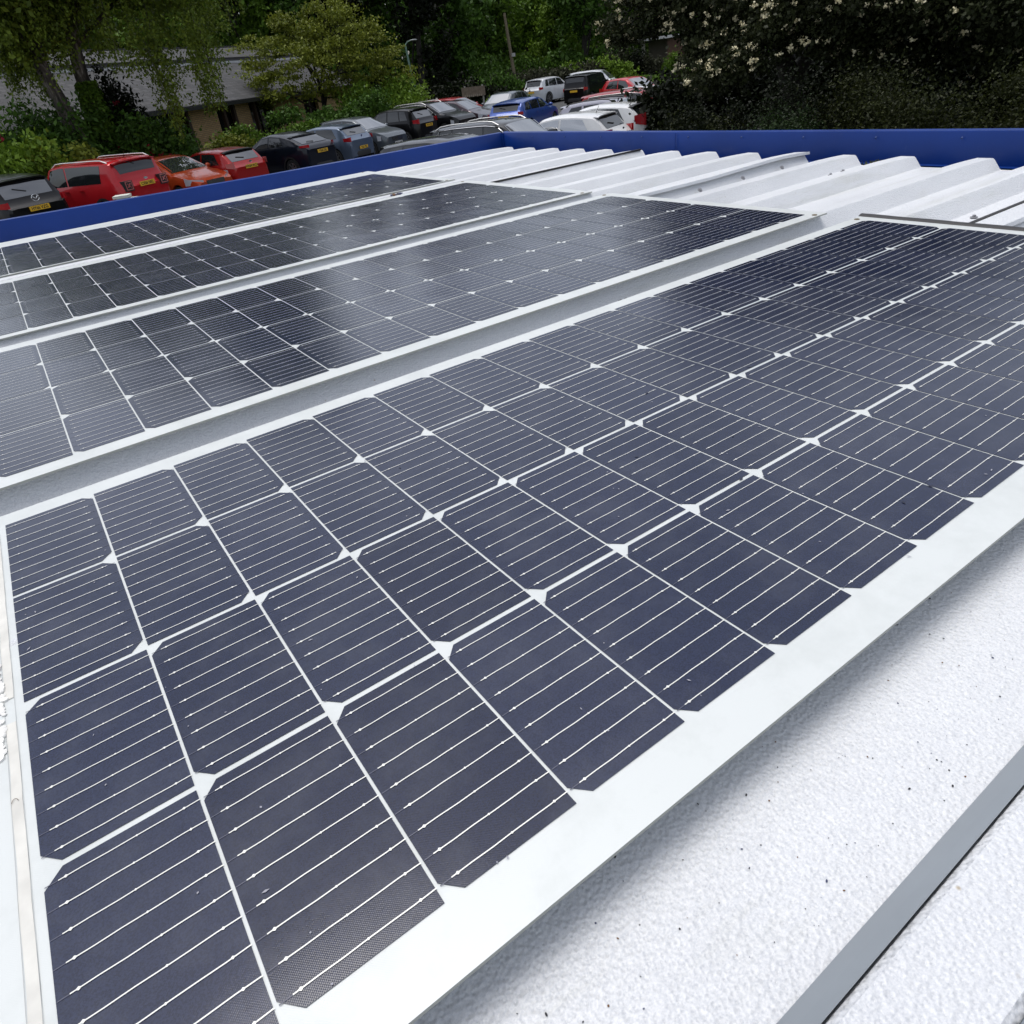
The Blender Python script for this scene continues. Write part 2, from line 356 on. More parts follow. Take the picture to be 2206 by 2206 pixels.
# grit and leaf bits lying on the near pan and in the gaps
mb = MB()
def bit(x, y, z, s, el=1.0):
    a = random.uniform(0, PI); T = Matrix.Translation((x, y, z)) @ Matrix.Rotation(a, 4, 'Z') @ Matrix.Diagonal((s*el, s, s*.6, 1))
    mb.lathe([(0, -1), (.8, -.5), (1, .1), (.6, .8), (0, 1)], 6, random.choice([0, 0, 1, 2]), 'z', T)
for k in range(170):
    x = random.uniform(.18, .95); y = random.uniform(-.868, -.745)
    bit(x, y, DEP+.0006, random.choice([.0002, .0003, .0003, .0004, .0004, .0005, .0007]), random.choice([1, 1, 1.8]))
for k in range(14): bit(random.uniform(.1, 1.6), random.uniform(.040, .062), DEP+.001, random.uniform(.0008, .0018))
for k in range(26): bit(random.uniform(1.0, 1.9), random.uniform(.96, .99), DEP+.001, random.uniform(.001, .0025))
for k in range(12): bit(1.52+random.gauss(0, .012), 1.890+random.gauss(0, .006), -.002, random.uniform(.003, .008), 2)
for k in range(10): bit(1.06+random.gauss(0, .006), .034+random.gauss(0, .003), -.004, random.uniform(.0015, .003), 1.5)
for k in range(8): bit(1.21+random.gauss(0, .01), .036+random.gauss(0, .002), -.005, random.uniform(.001, .003), 1.5)
tag(mb.build('grit', [simple('dark_grit', (.03, .03, .035), .8), simple('rust_grit', (.16, .08, .03), .8), simple('blue_grit', (.05, .06, .12), .8)]), 'dark grit and leaf crumbs scattered on the roof valleys beside the panels', 'grit', kind='stuff')
mb = MB()
def fleck(x, y, s, a, el, mi):
    c, d = math.cos(a), math.sin(a); mb.add([(x+c*s*el, y+d*s*el, .0013), (x-d*s, y+c*s, .0013), (x-c*s*el, y-d*s*el, .0013), (x+d*s, y-c*s, .0013)], [(0, 1, 2, 3)], mi)
for k in range(150): fleck(random.uniform(0, 1.8), random.uniform(-.74, 0), random.uniform(.0003, .0009), random.uniform(0, PI), random.choice([1, 1.4, 3]), 0)
for k in range(16): fleck(random.uniform(.2, 1.7), random.uniform(-.72, -.02), random.uniform(.0009, .0022), random.uniform(0, PI), random.uniform(1.3, 2.4), 1)
tag(mb.build('flecks', [simple('pale_fleck', (.30, .30, .34), .7), simple('damp_mark', (.012, .014, .03), .1)]), 'tiny pale dust flecks and damp marks scattered over the nearest solar panel', 'flecks', kind='stuff')
mb = MB(); pts = [(-.0105+.0022*math.cos(t*1.3), -.478+.0045*math.sin(t*1.3), .0016) for t in np.linspace(.2, 2.2, 10)]
mb.tube(pts, .0002, 5); tag(mb.build('dry_stalk', simple('brown_stalk', (.16, .12, .08), .8)), 'tiny curled brown stalk lying on the beige tape at the left', 'stalk')

# ---------------------------------------------------------------- ground
def flat(name, pts, z, mat, kind='structure'):
    mb = MB(); mb.add([(x, y, z) for x, y in pts], [tuple(range(len(pts)))]); o = mb.build(name, mat); o['kind'] = kind; return o
gm = Mat('grass_ground'); gm.set(Roughness=.9)
gm.l(gm.ramp(gm.noise(.8, 6), [(.3, (.025, .045, .012)), (.7, (.055, .085, .02))]), gm.b.inputs['Base Color'])
flat('ground', [(-900, -900), (1200, -900), (1200, 1200), (-900, 1200)], GZ-.03, gm.m)
am = Mat('asphalt'); am.set(Roughness=.85)
am.l(am.ramp(am.noise(1.2, 8, .7), [(.3, (.035, .036, .038)), (.7, (.065, .065, .066))]), am.b.inputs['Base Color'])
am.l(am.bump(am.noise(60, 3), .4, .01), am.b.inputs['Normal'])
flat('car_park', [(-14, 3.2), (2.9, 3.2), (2.9, -6), (30, 8), (50, 38), (44, 56), (36, 54), (26, 41), (-6, 28.5), (-14, 24)], GZ, am.m)
def gz(x, y):
    s_ = x*math.cos(R(25))+(y-24)*math.sin(R(25)); t = min(1, max(0, 1-s_/10)); return GZ+.17*t*t*(3-2*t)
mb = MB(); G_ = [[(x, y, gz(x, y)+.002) for y in np.linspace(14, 34, 11)] for x in np.linspace(-14, 10.5, 26)]
mb.grid(G_, flip=True); o = mb.build('car_park_slope', am.m, None, 60); o['kind'] = 'structure'
PAINTW = simple('road_paint', (.62, .62, .60), .7, var=.15)
ROWD = Vector((math.cos(R(25)), math.sin(R(25)), 0)); NOSE = Vector((-ROWD.y, ROWD.x, 0))
mb = MB()
for k in range(11):
    c = Vector((-1.2, 24.2, 0))+ROWD*2.45*k; a = c-NOSE*2.4; b = c+NOSE*2.4; h = ROWD*.05
    mb.add([tuple(q)[:2]+(gz(q.x, q.y)+.006,) for q in (a-h, a+h, b+h, b-h)], [(0, 1, 2, 3)])
o = mb.build('bay_markings', PAINTW); o['kind'] = 'structure'

# ---------------------------------------------------------------- cars
GLASS = simple('tinted_glass', (.012, .014, .016), .04, 0, .9)
GLASSM = simple('tinted_rear_glass', (.012, .014, .016), .03, 0, 1.0, IOR=2.0)
GLASSL = simple('clear_screen', (.03, .036, .04), .02, 0, 1.0, IOR=2.9)
TYRE = simple('rubber', (.018, .018, .018), .8); RIM = simple('alloy', (.38, .38, .39), .3, .8); TRIMB = simple('black_plastic', (.02, .02, .021), .5)
CHROME = simple('chrome', (.75, .75, .76), .12, 1); TAIL = simple('red_lens', (.42, .012, .018), .12, 0, .8); HEAD = simple('clear_lens', (.55, .57, .60), .08, 0, .9)
PLY = simple('yellow_plate', (.78, .46, .03), .4); PLW = simple('white_plate', (.72, .72, .70), .4); INK = simple('plate_ink', (.015, .015, .015), .5)
PINK = simple('pale_red_lens', (.55, .16, .15), .1, 0, .9); RAILM = simple('silver_rail', (.62, .62, .61), .35, .3)
def paint(name, c, metal=.25):
    m = Mat(name); m.set(Roughness=.28, Metallic=metal); m.b.inputs['Coat Weight'].default_value = .75 if max(c) > .03 else .5; m.b.inputs['Specular IOR Level'].default_value = .12; m.b.inputs['Coat Roughness'].default_value = .04
    m.l(m.ramp(m.noise(3, 4), [(.3, tuple(v*.9 for v in c)), (.7, c)]), m.b.inputs['Base Color']); return m.m
def text_mesh(s, size, mat, name='lettering'):
    cu = bpy.data.curves.new('t', 'FONT'); cu.body = s; cu.size = size; cu.align_x = 'CENTER'; cu.align_y = 'CENTER'; cu.extrude = .001; cu.offset = size*.018
    t = bpy.data.objects.new('t', cu); col.objects.link(t); dg = bpy.context.evaluated_depsgraph_get(); dg.update()
    me = bpy.data.meshes.new_from_object(t.evaluated_get(dg)); me.name = name; me.materials.clear(); me.materials.append(mat)
    bpy.data.objects.remove(t); bpy.data.curves.remove(cu); return me
def smoothstep(a, b, x):
    t = min(1, max(0, (x-a)/(b-a))); return t*t*(3-2*t)
class Shape:
    """one car body: top line, waist line and widths along its length, from which every panel and pane is cut"""
    def __init__(s, L=4.1, W=1.76, H=1.47, top=None, belt=(.88, .98), sill=.22, wr=.36, tumble=.80, wb=2.55, rw=.31, wheels=None):
        s.L, s.W, s.H, s.top, s.belt, s.sill, s.tumble, s.rw = L, W, H, top, belt, sill, tumble, rw
        s.wx = wheels or (wb/2, -wb/2)
    def T(s, x):
        p = s.top
        def raw(x):
            if x >= p[0][0]: return p[0][1]
            for (xa, za), (xb, zb) in zip(p, p[1:]):
                if xb <= x <= xa: return za+(zb-za)*(xa-x)/(xa-xb)
            return p[-1][1]
        return sum(raw(x+d)*w_ for d, w_ in ((-.09, .12), (-.045, .22), (0, .32), (.045, .22), (.09, .12)))
    def B(s, x):
        t = (s.L/2-x)/s.L; return min(s.belt[0]+(s.belt[1]-s.belt[0])*t, s.T(x)-.015)
    def w(s, x):
        e = abs(x)/(s.L/2); return s.W/2*(1-.17*max(0, (e-.72)/.28)**2.2)
    def sec(s, x):
        T, B, w_ = s.T(x), s.B(x), s.w(x); g = min(1, max(0, (T-B)/.42)); wr = w_*(.90-(.90-s.tumble)*g)
        sl = s.sill
        for cx in s.wx:
            r = s.rw+.045; d = abs(x-cx)
            if d < r: sl = max(sl, s.rw+math.sqrt(r*r-d*d))
        rt = max(B+.002, T-.06*g-.012)
        md = max(sl+.03, .52)
        return [(w_*.90, sl), (w_*.985, sl+.02), (w_, max(md, sl+.03)), (w_*.99, max(B-.11, sl+.04)), (w_*.945, B), ((w_*.945+wr)/2+.008*g, (B+rt)/2), (wr, rt), (wr*.86, (rt+T*2)/3+.003), (wr*.45, T-.004), (0, T)]
    def yz(s, x, z):
        p = s.sec(x)[3:7]
        for (ya, za), (yb, zb) in zip(p, p[1:]):
            if z <= zb: return ya+(yb-ya)*max(0, (z-za))/max(1e-4, zb-za)
        return p[-1][0]
    def zy(s, x, y):
        p = s.sec(x)[5:][::-1]; y = abs(y)
        for (ya, za), (yb, zb) in zip(p, p[1:]):
            if y <= yb: return za+(zb-za)*(y-ya)/max(1e-4, yb-ya)
        return p[-1][1]
WHEELS = {}
def wheel_meshes(r, spokes):
    if (r, spokes) in WHEELS: return WHEELS[(r, spokes)]
    t = MB(); t.lathe([(r*.66, -.09), (r*.93, -.10), (r, -.07), (r, .07), (r*.93, .10), (r*.66, .09)], 28)
    m = MB(); m.lathe([(r*.68, .02), (r*.68, .085), (r*.62, .088), (r*.60, .045), (0.02, .03)], 28, 1); m.lathe([(r*.68, .084), (r*.60, .090), (r*.60, .05)], 28, 0)
    for k in range(spokes):
        a = 2*PI*k/spokes; T = Matrix.Rotation(a, 4, 'Y'); m.box(.02, r*.63, .05, .086, -.022, .022, 0, T)
    m.lathe([(.055, .05), (.055, .092), (0, .096)], 12, 0)
    WHEELS[(r, spokes)] = (t.mesh('tyre', TYRE, 40), m.mesh('rim', [RIM, TRIMB], 30)); return WHEELS[(r, spokes)]
def car(name, label, x, y, head, S, pm, *, group, cat='car', glass=GLASS, plate=None, rplate=None, nplate='', platez=.85, tail=None, headl=True, rails=None, spoiler=True, spokes=5, side=((.0, .0), (.0, .0)),
        split=None, chromeline=False, badge=None, tailspec=(.72, .95, .16, .20), screen=GLASSL, rearglass=GLASS, cladding=False, z=GZ, headz=.68, wiper=True, twoTone=None, antenna=False, grillec=TRIMB, tailmat=TAIL, reardark=False, squaretail=False):
    rt = tag(empty(name, (x, y, gz(x, y)), R(head)), label, cat, group)
    hl = S.L/2; P = []; n = 64; xs = []
    for i in range(n+1): xs.append(hl-S.L*i/n)
    xs[0] -= .01; xs[-1] += .01
    for xx in xs:
        h = S.sec(xx); P.append([(xx, yy, zz) for yy, zz in h]+[(xx, -yy, zz) for yy, zz in h[::-1][1:]])
    mb = MB(); mb.grid(P, flip=False); m_ = len(P[0])
    # closed underside and rounded ends
    mb.grid([[r[0], r[-1]] for r in P], 1, flip=True)
    for r, sx in ((P[0], .035), (P[-1], -.035)):
        cz = sum(p[2] for p in r)/m_; inner = [(p[0]+sx, p[1]*.90, cz+(p[2]-cz)*.88) for p in r]
        mb.grid([r, inner] if sx > 0 else [inner, r], 0, flip=True); c = (r[0][0]+sx, 0, cz); b = len(mb.v)
        mb.add(inner+[c], [((i, (i+1) % m_, m_) if sx < 0 else ((i+1) % m_, i, m_)) for i in range(m_)])
    mb.build('body', [pm, TRIMB], rt, 32)
    xc, xr, xre, xb = S.keys; zt = S.T((xr+xre)/2)
    # side glass, split into panes
    glassz = .035
    panes = S.panes
    for sg in (1, -1):
        for (xa0, xa1, xb0, xb1) in panes:                    # bottom front, top front, bottom rear, top rear
            Q = []
            for i in range(9):
                u = i/8; row = []
                for j in range(5):
                    v = j/4; fx = (xa0+(xa1-xa0)*v)*(1-u)+(xb0+(xb1-xb0)*v)*u
                    zb_ = S.B(fx)+glassz; ztp = S.T(fx)-.105; zz = zb_+(max(ztp, zb_+.01)-zb_)*v
                    row.append((fx, sg*(S.yz(fx, zz)+.005), zz))
                Q.append(row)
            g = MB(); g.grid(Q, flip=(sg > 0)); g.build('side_window', glass, rt, 60)
        if chromeline:
            g = MB(); pts = []; f, rr = panes[0], panes[-1]
            for v in np.linspace(0, 1, 6): 
                fx = rr[2]-.05+(rr[3]-rr[2])*v; pts.append((fx, sg*(S.yz(fx, S.B(fx)+.03+(S.T(fx)-.12-S.B(fx))*v)+.012), S.B(fx)+.03+(S.T(fx)-.12-S.B(fx))*v))
            for u in np.linspace(0, 1, 10):
                fx = rr[3]-.05+(f[1]-rr[3])*u; pts.append((fx, sg*(S.yz(fx, S.T(fx)-.095)+.012), S.T(fx)-.085))
            for v in np.linspace(0, 1, 6):
                fx = f[1]+(f[0]-f[1])*v; pts.append((fx, sg*(S.yz(fx, S.B(fx)+.03)+.014), S.T(f[1])-.085+(S.B(f[0])+.03-S.T(f[1])+.085)*v))
            g.tube(pts, .013, 6); g.build('chrome_strip', CHROME if chromeline is True else chromeline, rt, 60)
    def screenm(nm, x0, x1, yw0, yw1, mat, lift=.008):
        Q = []
        for i in range(9):
            u = i/8; xx = x0+(x1-x0)*u; hw = yw0+(yw1-yw0)*u
            Q.append([(xx-(.03*(1-abs(v))**2 if False else 0), hw*v, S.zy(xx, hw*v)+lift) for v in np.linspace(-1, 1, 9)])
        g = MB(); g.grid(Q, flip=(x0 > x1)); return g.build(nm, mat, rt, 60)
    wf, wq = S.w(xc)*.86, S.w(xr)*S.tumble*.97
    screenm('windscreen', xc-.07, xr+.04, wf*.97, wq*.93, screen)
    wf2, wq2 = S.w(xb)*.80, S.w(xre)*S.tumble*.97
    rw = screenm('rear_window', xre-.04, xb+.05, wq2*.90, wf2*.93, rearglass, .010)
    if wiper:
        g = MB(); xm = xb+.10; g.tube([(xm, .0, S.zy(xm, 0)+.03), (xm+.05, .30, S.zy(xm+.05, .3)+.03)], .011, 5); g.build('wiper', TRIMB, rt)
    if spoiler:
        g = MB(); Q = []
        for v in np.linspace(-1, 1, 11):
            yy = wq2*.97*v; zz = S.zy(xre, yy); Q.append([(xre+.10, yy, zz+.004), (xre-.02, yy, zz+.022), (xre-.15+.03*abs(v), yy, zz+.008), (xre-.15+.03*abs(v), yy, zz-.02), (xre-.02, yy, zz-.03)])
        g.grid(Q); g.build('roof_spoiler', TRIMB if reardark else pm, rt, 40)
    # lamps
    ys, zs, hw_, hh = tailspec
    if tail != 0:
        for sg in (1, -1):
            g = MB(); Q = []
            for j in range(6):
                t = j/5; xx = -hl+.0+.24*t**1.5; Q.append([])
                for k in range(5):
                    v = k/4*2-1; zz = zs+hh*.5*v*(1-.35*t); 
                    yy = (ys-hw_*(1-t)*1.0) if t < .45 else None
                    yb = S.w(xx)+.010
                    yo = min(yb, ys+(.24*t)) if t < .5 else yb
                    Q[-1].append((xx-(.055 if t < .5 else .0)-(.0), sg*yo, zz))
            g.grid(Q, flip=(sg < 0)); 
            # solid back so the lens has depth
            g.grid([[(q[0]+.05, q[1]*.96, q[2]) for q in r] for r in Q], flip=(sg > 0))
            o = g.build('tail_light', [tailmat], rt, 50)
    if headl:
        for sg in (1, -1):
            g = MB(); Q = []
            for j in range(7):
                t = j/6; xx = hl+.02-.42*t; row = []
                for k in range(4):
                    v = k/3; zz = headz+(.05+.06*t)*(v*2-1)+.05*t; yo = (S.w(xx)-.24+.26*min(1, t*1.6)) if t < .6 else S.w(xx)+.012
                    row.append((xx, sg*min(yo, S.w(xx)+.012), zz))
                Q.append(row)
            g.grid(Q, flip=(sg > 0)); g.grid([[(q[0]-.03, q[1]*.95, q[2]) for q in r] for r in Q], flip=(sg < 0)); g.build('headlight', HEAD, rt, 50)
        g = MB(); g.box(hl+.018, hl+.036, -.36, .36, headz-.12, headz+.02)
        for k in range(4): g.box(hl+.030, hl+.042, -.34, .34, headz-.10+k*.03, headz-.095+k*.03, 1)
        g.build('grille', [grillec, CHROME], rt)
    if squaretail:
        for sg in (1, -1):
            g = MB(); g.box(-hl-.050, -hl+.12, min(sg*.48, sg*.76), max(sg*.48, sg*.76), .88, 1.14); o = g.build('tail_light', TRIMB, rt)
            g = MB()
            for a_, b_ in ((.51, .53), (.71, .73)): g.box(-hl-.062, -hl-.05, min(sg*a_, sg*b_), max(sg*a_, sg*b_), .91, 1.13)
            for a_, b_ in ((.91, .93), (1.11, 1.13)): g.box(-hl-.0625, -hl-.05, min(sg*.51, sg*.73), max(sg*.51, sg*.73), a_, b_)
            for d_ in (1, -1): g.tube([(-hl-.057, sg*.57, 1.02-d_*.05), (-hl-.057, sg*.67, 1.02+d_*.05)], .014, 5)
            g.build('lens', PINK, o)
    # bumpers: dark lower section back and front
    for sg, nm in ((1, 'front_bumper'), (-1, 'rear_bumper')):
        g = MB(); Q = []
        for v in np.linspace(-1, 1, 13):
            xx = sg*(hl+.035-.10*abs(v)**3); yy = v*(S.w(hl)*.96); Q.append([(xx-sg*.10, yy, .24), (xx+sg*.012, yy, .27), (xx+sg*.018, yy, .40), (xx+sg*.004, yy, .47), (xx-sg*.06, yy, .47)])
        g.grid(Q, flip=(sg > 0)); g.build(nm, TRIMB, rt, 40)
    if cladding:
        for sg in (1, -1):
            g = MB()
            for cx in S.wx:
                pr = [(cx+(S.rw+q)*math.cos(a), (S.rw+q)*math.sin(a)+S.rw) for q in (.03, .095) for a in np.linspace(0, PI, 15)]
                Q = [[(pr[i][0], sg*(S.w(pr[i][0])+.008), pr[i][1]) for i in range(15)], [(pr[15+i][0], sg*(S.w(pr[15+i][0])+.012), pr[15+i][1]) for i in range(15)]]
                g2 = MB(); g2.grid(Q, flip=(sg < 0)); g2.build('wheel_arch_trim', TRIMB, rt, 60)
    # wheels
    ty, ri = wheel_meshes(S.rw, spokes)
    for cx in S.wx:
        for sg in (1, -1):
            wo = empty('wheel', (cx, sg*(S.W/2-.105), S.rw), 0 if sg > 0 else PI); wo.parent = rt
            link('tyre', ty, wo); link('rim', ri, wo)
    # mirrors, handles
    for sg in (1, -1):
        g = MB(); xm = xc-.28; ym = S.yz(xm, S.B(xm)+.03); T = Matrix.Translation((xm, sg*(ym+.12), S.B(xm)+.09)) @ Matrix.Diagonal((.07, .11, .075, 1))
        g.lathe([(math.sin(PI*i/6), -math.cos(PI*i/6)) for i in range(7)], 10, 0, 'y', T); g.box(xm-.02, xm+.03, min(sg*ym, sg*(ym+.05)), max(sg*ym, sg*(ym+.05)), S.B(xm)+.03, S.B(xm)+.07); g.build('door_mirror', pm, rt, 60)
        for xm in (.12*S.L/4-.10, -.62):
            g = MB(); zz = S.B(xm)-.10; yy = S.yz(xm, zz)+.006; g.box(xm-.09, xm+.09, min(sg*yy, sg*(yy+.018)), max(sg*yy, sg*(yy+.018)), zz-.014, zz+.014); g.build('door_handle', pm, rt)
    if rails:
        for sg in (1, -1):
            g = MB(); pts = []
            for u in np.linspace(0, 1, 12):
                xx = xr-.12+(xre+.10-xr+.12)*u; yy = S.w(xx)*S.tumble*.93; zz = S.zy(xx, yy)+.065*min(1, math.sin(PI*u)*5)**.8-.005; pts.append((xx, sg*yy, zz))
            g.tube(pts, .018, 6); g.build('roof_rail', rails, rt, 60)
    if antenna:
        g = MB(); xx = xre+.25; g.tube([(xx, 0, S.T(xx)-.01), (xx-.10, 0, S.T(xx)+.17)], [.012, .004], 5); g.build('antenna', TRIMB, rt)
    def mkplate(txt, mat, sx, zz, nm='number_plate'):
        xx = sx*(hl+.038+.03); tilt = R(6)*(-sx)
        g = MB(); g.box(-.006, .006, -.26, .26, -.056, .056); o = g.build(nm, mat, rt); o.location = (xx, 0, zz)
        if txt:
            t = link('plate_lettering', text_mesh(txt, .105, INK), o); t.scale = (.90, 1.0, 1)
            t.location = (sx*.0075, 0, -.002); t.rotation_euler = (PI/2, 0, PI/2 if sx > 0 else -PI/2)
        return o
    if rplate is not None: mkplate(rplate, PLY, -1, platez)
    if nplate: mkplate(nplate, PLW, 1, .46)
    if badge:
        g = MB()
        if badge == 'wing':                       # oval ring with a wing-shaped V inside
            pts = [(0, .062*math.cos(t)*1.15, .062*math.sin(t)*.92) for t in np.linspace(0, 2*PI, 25)]; g.tube(pts, .009, 6, cap=False)
            g.tube([(0, y_, .012+.05*abs(y_)/.06-.030) for y_ in (-.066, -.045, -.025, 0, .025, .045, .066)], [.006, .012, .012, .008, .012, .012, .006], 6)
        elif badge == 'roundel': g.lathe([(0, -.006), (.048, -.006), (.05, .004)], 18, 0, 'y', Matrix.Rotation(R(90), 4, 'Z'))
        elif badge == 'oval': g.lathe([(0, -.006), (.045, -.006), (.047, .004)], 18, 0, 'y', Matrix.Rotation(R(90), 4, 'Z') @ Matrix.Diagonal((1.5, 1, .62, 1)))
        if badge == 'wing': g.v = [(x_, y_*1.35, z_*1.35) for x_, y_, z_ in g.v]
        o = g.build('badge', CHROME, rt, 60); o.location = (-hl-.058, 0, S.badgez)
    return rt
def mk(L=4.1, W=1.76, H=1.47, kind='hatch', **k):
    h = L/2; sc = H/1.47
    if kind == 'hatch':
        top = [(h, .66), (h-.10, .74), (h-.35, .82), (h-.98, .98*sc), (h-1.80, 1.41*sc), (h-2.3, H), (-h+1.1, H-.015), (-h+.50, H-.075), (-h+.13, 1.0*sc), (-h+.05, .93*sc), (-h, .88)]
        keys = (h-.98, h-1.80, -h+.52, -h+.13)
        panes = [(h-1.12, h-1.78, h-2.35, h-2.38), (h-2.42, h-2.45, -h+.62, -h+.85)]
    elif kind == 'suv':
        top = [(h, .78), (h-.12, .92), (h-.4, 1.0), (h-1.10, 1.10*sc/1.08), (h-1.85, H-.07), (h-2.4, H), (-h+1.0, H-.02), (-h+.42, H-.07), (-h+.14, 1.08), (-h+.05, 1.02), (-h, .96)]
        keys = (h-1.10, h-1.85, -h+.44, -h+.14)
        panes = [(h-1.28, h-1.86, h-2.40, h-2.43), (h-2.47, h-2.5, -h+1.05, -h+1.1), (-h+.99, -h+1.04, -h+.55, -h+.72)]
    elif kind == 'boxy':
        top = [(h, .85), (h-.08, .98), (h-.4, 1.04), (h-1.05, 1.10), (h-1.55, H-.05), (h-2.0, H), (-h+.9, H-.01), (-h+.22, H-.04), (-h+.12, 1.12), (-h+.04, 1.02), (-h, .98)]
        keys = (h-1.05, h-1.55, -h+.26, -h+.10)
        panes = [(h-1.20, h-1.62, h-2.20, h-2.22), (h-2.26, h-2.28, -h+.72, -h+.62)]
    elif kind == 'coupe':
        top = [(h, .78), (h-.12, .90), (h-.4, .98), (h-1.1, 1.08), (h-1.9, H-.06), (h-2.4, H), (-h+1.35, H-.05), (-h+.85, H-.17), (-h+.22, 1.12), (-h+.05, 1.06), (-h, .95)]
        keys = (h-1.1, h-1.9, -h+.95, -h+.24)
        panes = [(h-1.28, h-1.92, h-2.35, h-2.38), (h-2.42, h-2.45, -h+1.15, -h+1.35)]
    elif kind == 'estate':
        top = [(h, .68), (h-.12, .78), (h-.4, .86), (h-1.15, 1.0), (h-1.95, H-.06), (h-2.5, H), (-h+1.1, H-.02), (-h+.40, H-.09), (-h+.12, 1.0), (-h+.05, .95), (-h, .9)]
        keys = (h-1.15, h-1.95, -h+.42, -h+.12)
        panes = [(h-1.32, h-1.95, h-2.48, h-2.5), (h-2.54, h-2.56, -h+1.2, -h+1.2), (-h+1.13, -h+1.13, -h+.50, -h+.75)]
    elif kind == 'mpv':
        top = [(h, .72), (h-.1, .84), (h-.4, .94), (h-.95, 1.06), (h-1.75, H-.07), (h-2.3, H), (-h+.9, H-.01), (-h+.30, H-.05), (-h+.12, 1.05), (-h+.04, .98), (-h, .94)]
        keys = (h-.95, h-1.75, -h+.34, -h+.12)
        panes = [(h-1.12, h-1.75, h-2.30, h-2.34), (h-2.38, h-2.42, -h+1.0, -h+1.0), (-h+.94, -h+.94, -h+.45, -h+.55)]
    belt = {'hatch': (.90, .99), 'suv': (1.04, 1.12), 'boxy': (1.06, 1.12), 'coupe': (1.0, 1.16), 'estate': (.92, 1.02), 'mpv': (1.0, 1.06)}[kind]
    rw = {'hatch': .305, 'suv': .355, 'boxy': .345, 'coupe': .35, 'estate': .32, 'mpv': .32}[kind]
    wb = L*.62; k.setdefault('belt', belt)
    S = Shape(L, W, H, top, rw=rw, wheels=(h-.82, h-.82-wb), **k); S.keys = keys; S.panes = panes; S.badgez = belt[1]+.01
    return S
RED = paint('bright_red_paint', (.46, .012, .018)); RED2 = paint('tomato_red_paint', (.40, .012, .012)); ORANGE = paint('orange_paint', (.48, .062, .016)); DRED = paint('deep_red_paint', (.30, .02, .022))
BLACK = paint('black_paint', (.005, .005, .006), 0); NAVY = paint('dark_navy_paint', (.006, .009, .018), 0); STEELB = paint('steel_blue_paint', (.13, .17, .24), .5); GREY = paint('dark_grey_paint', (.030, .031, .034), .2)
WHITE = paint('white_paint', (.74, .75, .76), 0); WHITE2 = paint('cool_white_paint', (.66, .68, .71), .1); LILAC = paint('lilac_silver_paint', (.42, .41, .47), .5); BLUEP = paint('mid_blue_paint', (.025, .07, .30), .3)
PURP = paint('aubergine_paint', (.055, .035, .045), .4); SLATE = paint('slate_grey_paint', (.10, .115, .13), .4)
GA, GB = 'cars parked in the long row beyond the roof edge', 'cars parked in the nearer row at the roof corner'
def pos(n): return CARS[n]
CARS = dict(mazda=(.06, 24.0, 114), jeep=(2.72, 24.7, 121), orange=(5.36, 26.72, 296), fiesta=(7.0, 27.7, 113), chr=(10.2, 29.4, 112), golf=(12.72, 31.3, 116), i3=(14.85, 32.0, 295), trax=(17.2, 33.4, 115), blacksuv=(19.9, 34.4, 293), purple=(22.2, 35.5, 298),
            redback=(23.9, 38.4, 296), greyback=(26.0, 36.6, 210), blue=(21.8, 28.8, 30), kuga=(37.2, 46.6, 17), van=(35.3, 39.9, 24), white_van=(39.6, 43.9, 300), redfar=(31.4, 31.6, 268), darkroof=(9.9, 15.5, 291), greysuv=(12.15, 16.55, 291), whitenear=(14.35, 16.95, 113), white2=(16.7, 18.05, 113),
            lilac=(18.5, 18.9, 298), red2=(20.3, 19.8, 298), whiteend=(23.4, 22.3, 298))
car('parked_car', 'black estate-like car with winged silver badge and red tail lights, at the left edge', *pos('mazda'), mk(4.5, 1.84, 1.68, 'suv'), BLACK, group=GA, rplate='HY66 VZG', platez=.90, badge='wing', tailspec=(.70, 1.06, .3, .15), rearglass=GLASSM, spoiler=True, tailmat=TAIL, cladding=True)
car('parked_car', 'boxy red off-roader with silver roof rails, left of the orange car', *pos('jeep'), mk(4.35, 1.86, 1.70, 'boxy', tumble=.86), RED, group=GA, rplate='CX66 NKL', platez=1.0, rails=RAILM, cladding=True, tail=0, squaretail=True, badge='oval', antenna=True)
car('parked_car', 'orange hatchback parked nose out with pale bonnet highlight, between two red cars', *pos('orange'), mk(4.0, 1.74, 1.46), ORANGE, group=GA, nplate='YK67 ORD')
car('parked_car', 'small glossy red hatchback right of the orange car, dark spoiler over its rear window', *pos('fiesta'), mk(3.97, 1.72, 1.46), RED2, group=GA, rplate='WN64 WCA', platez=.86, rearglass=GLASSM, reardark=True, badge='oval', tailspec=(.70, .95, .2, .2), tailmat=PINK)
car('parked_car', 'dark navy coupe-shaped crossover with a long red tail light bar', *pos('chr'), mk(4.38, 1.8, 1.56, 'coupe'), NAVY, group=GA, rplate='YG68 ZKJ', platez=.86, rearglass=GLASSM, cladding=True, tailspec=(.62, 1.08, .4, .10), spokes=7)
car('parked_car', 'steel blue hatchback with red tail lights, right of the dark navy crossover', *pos('golf'), mk(4.2, 1.79, 1.48), STEELB, group=GA, rplate='YD61 PXJ', platez=.58, rearglass=GLASSM, badge='roundel', tailspec=(.70, .93, .3, .17))
car('parked_car', 'small dark car facing out with white number plate and large pale windscreen', *pos('i3'), mk(4.0, 1.77, 1.58, 'mpv'), SLATE, group=GA, nplate='WK16 XHR', grillec=TRIMB)
car('parked_car', 'black compact off-roader showing a silver wheel and one red tail light', *pos('trax'), mk(4.2, 1.78, 1.64, 'suv'), BLACK, group=GA, rplate='HK14 FZB', rearglass=GLASSM, spokes=10, tailspec=(.72, 1.05, .3, .2))
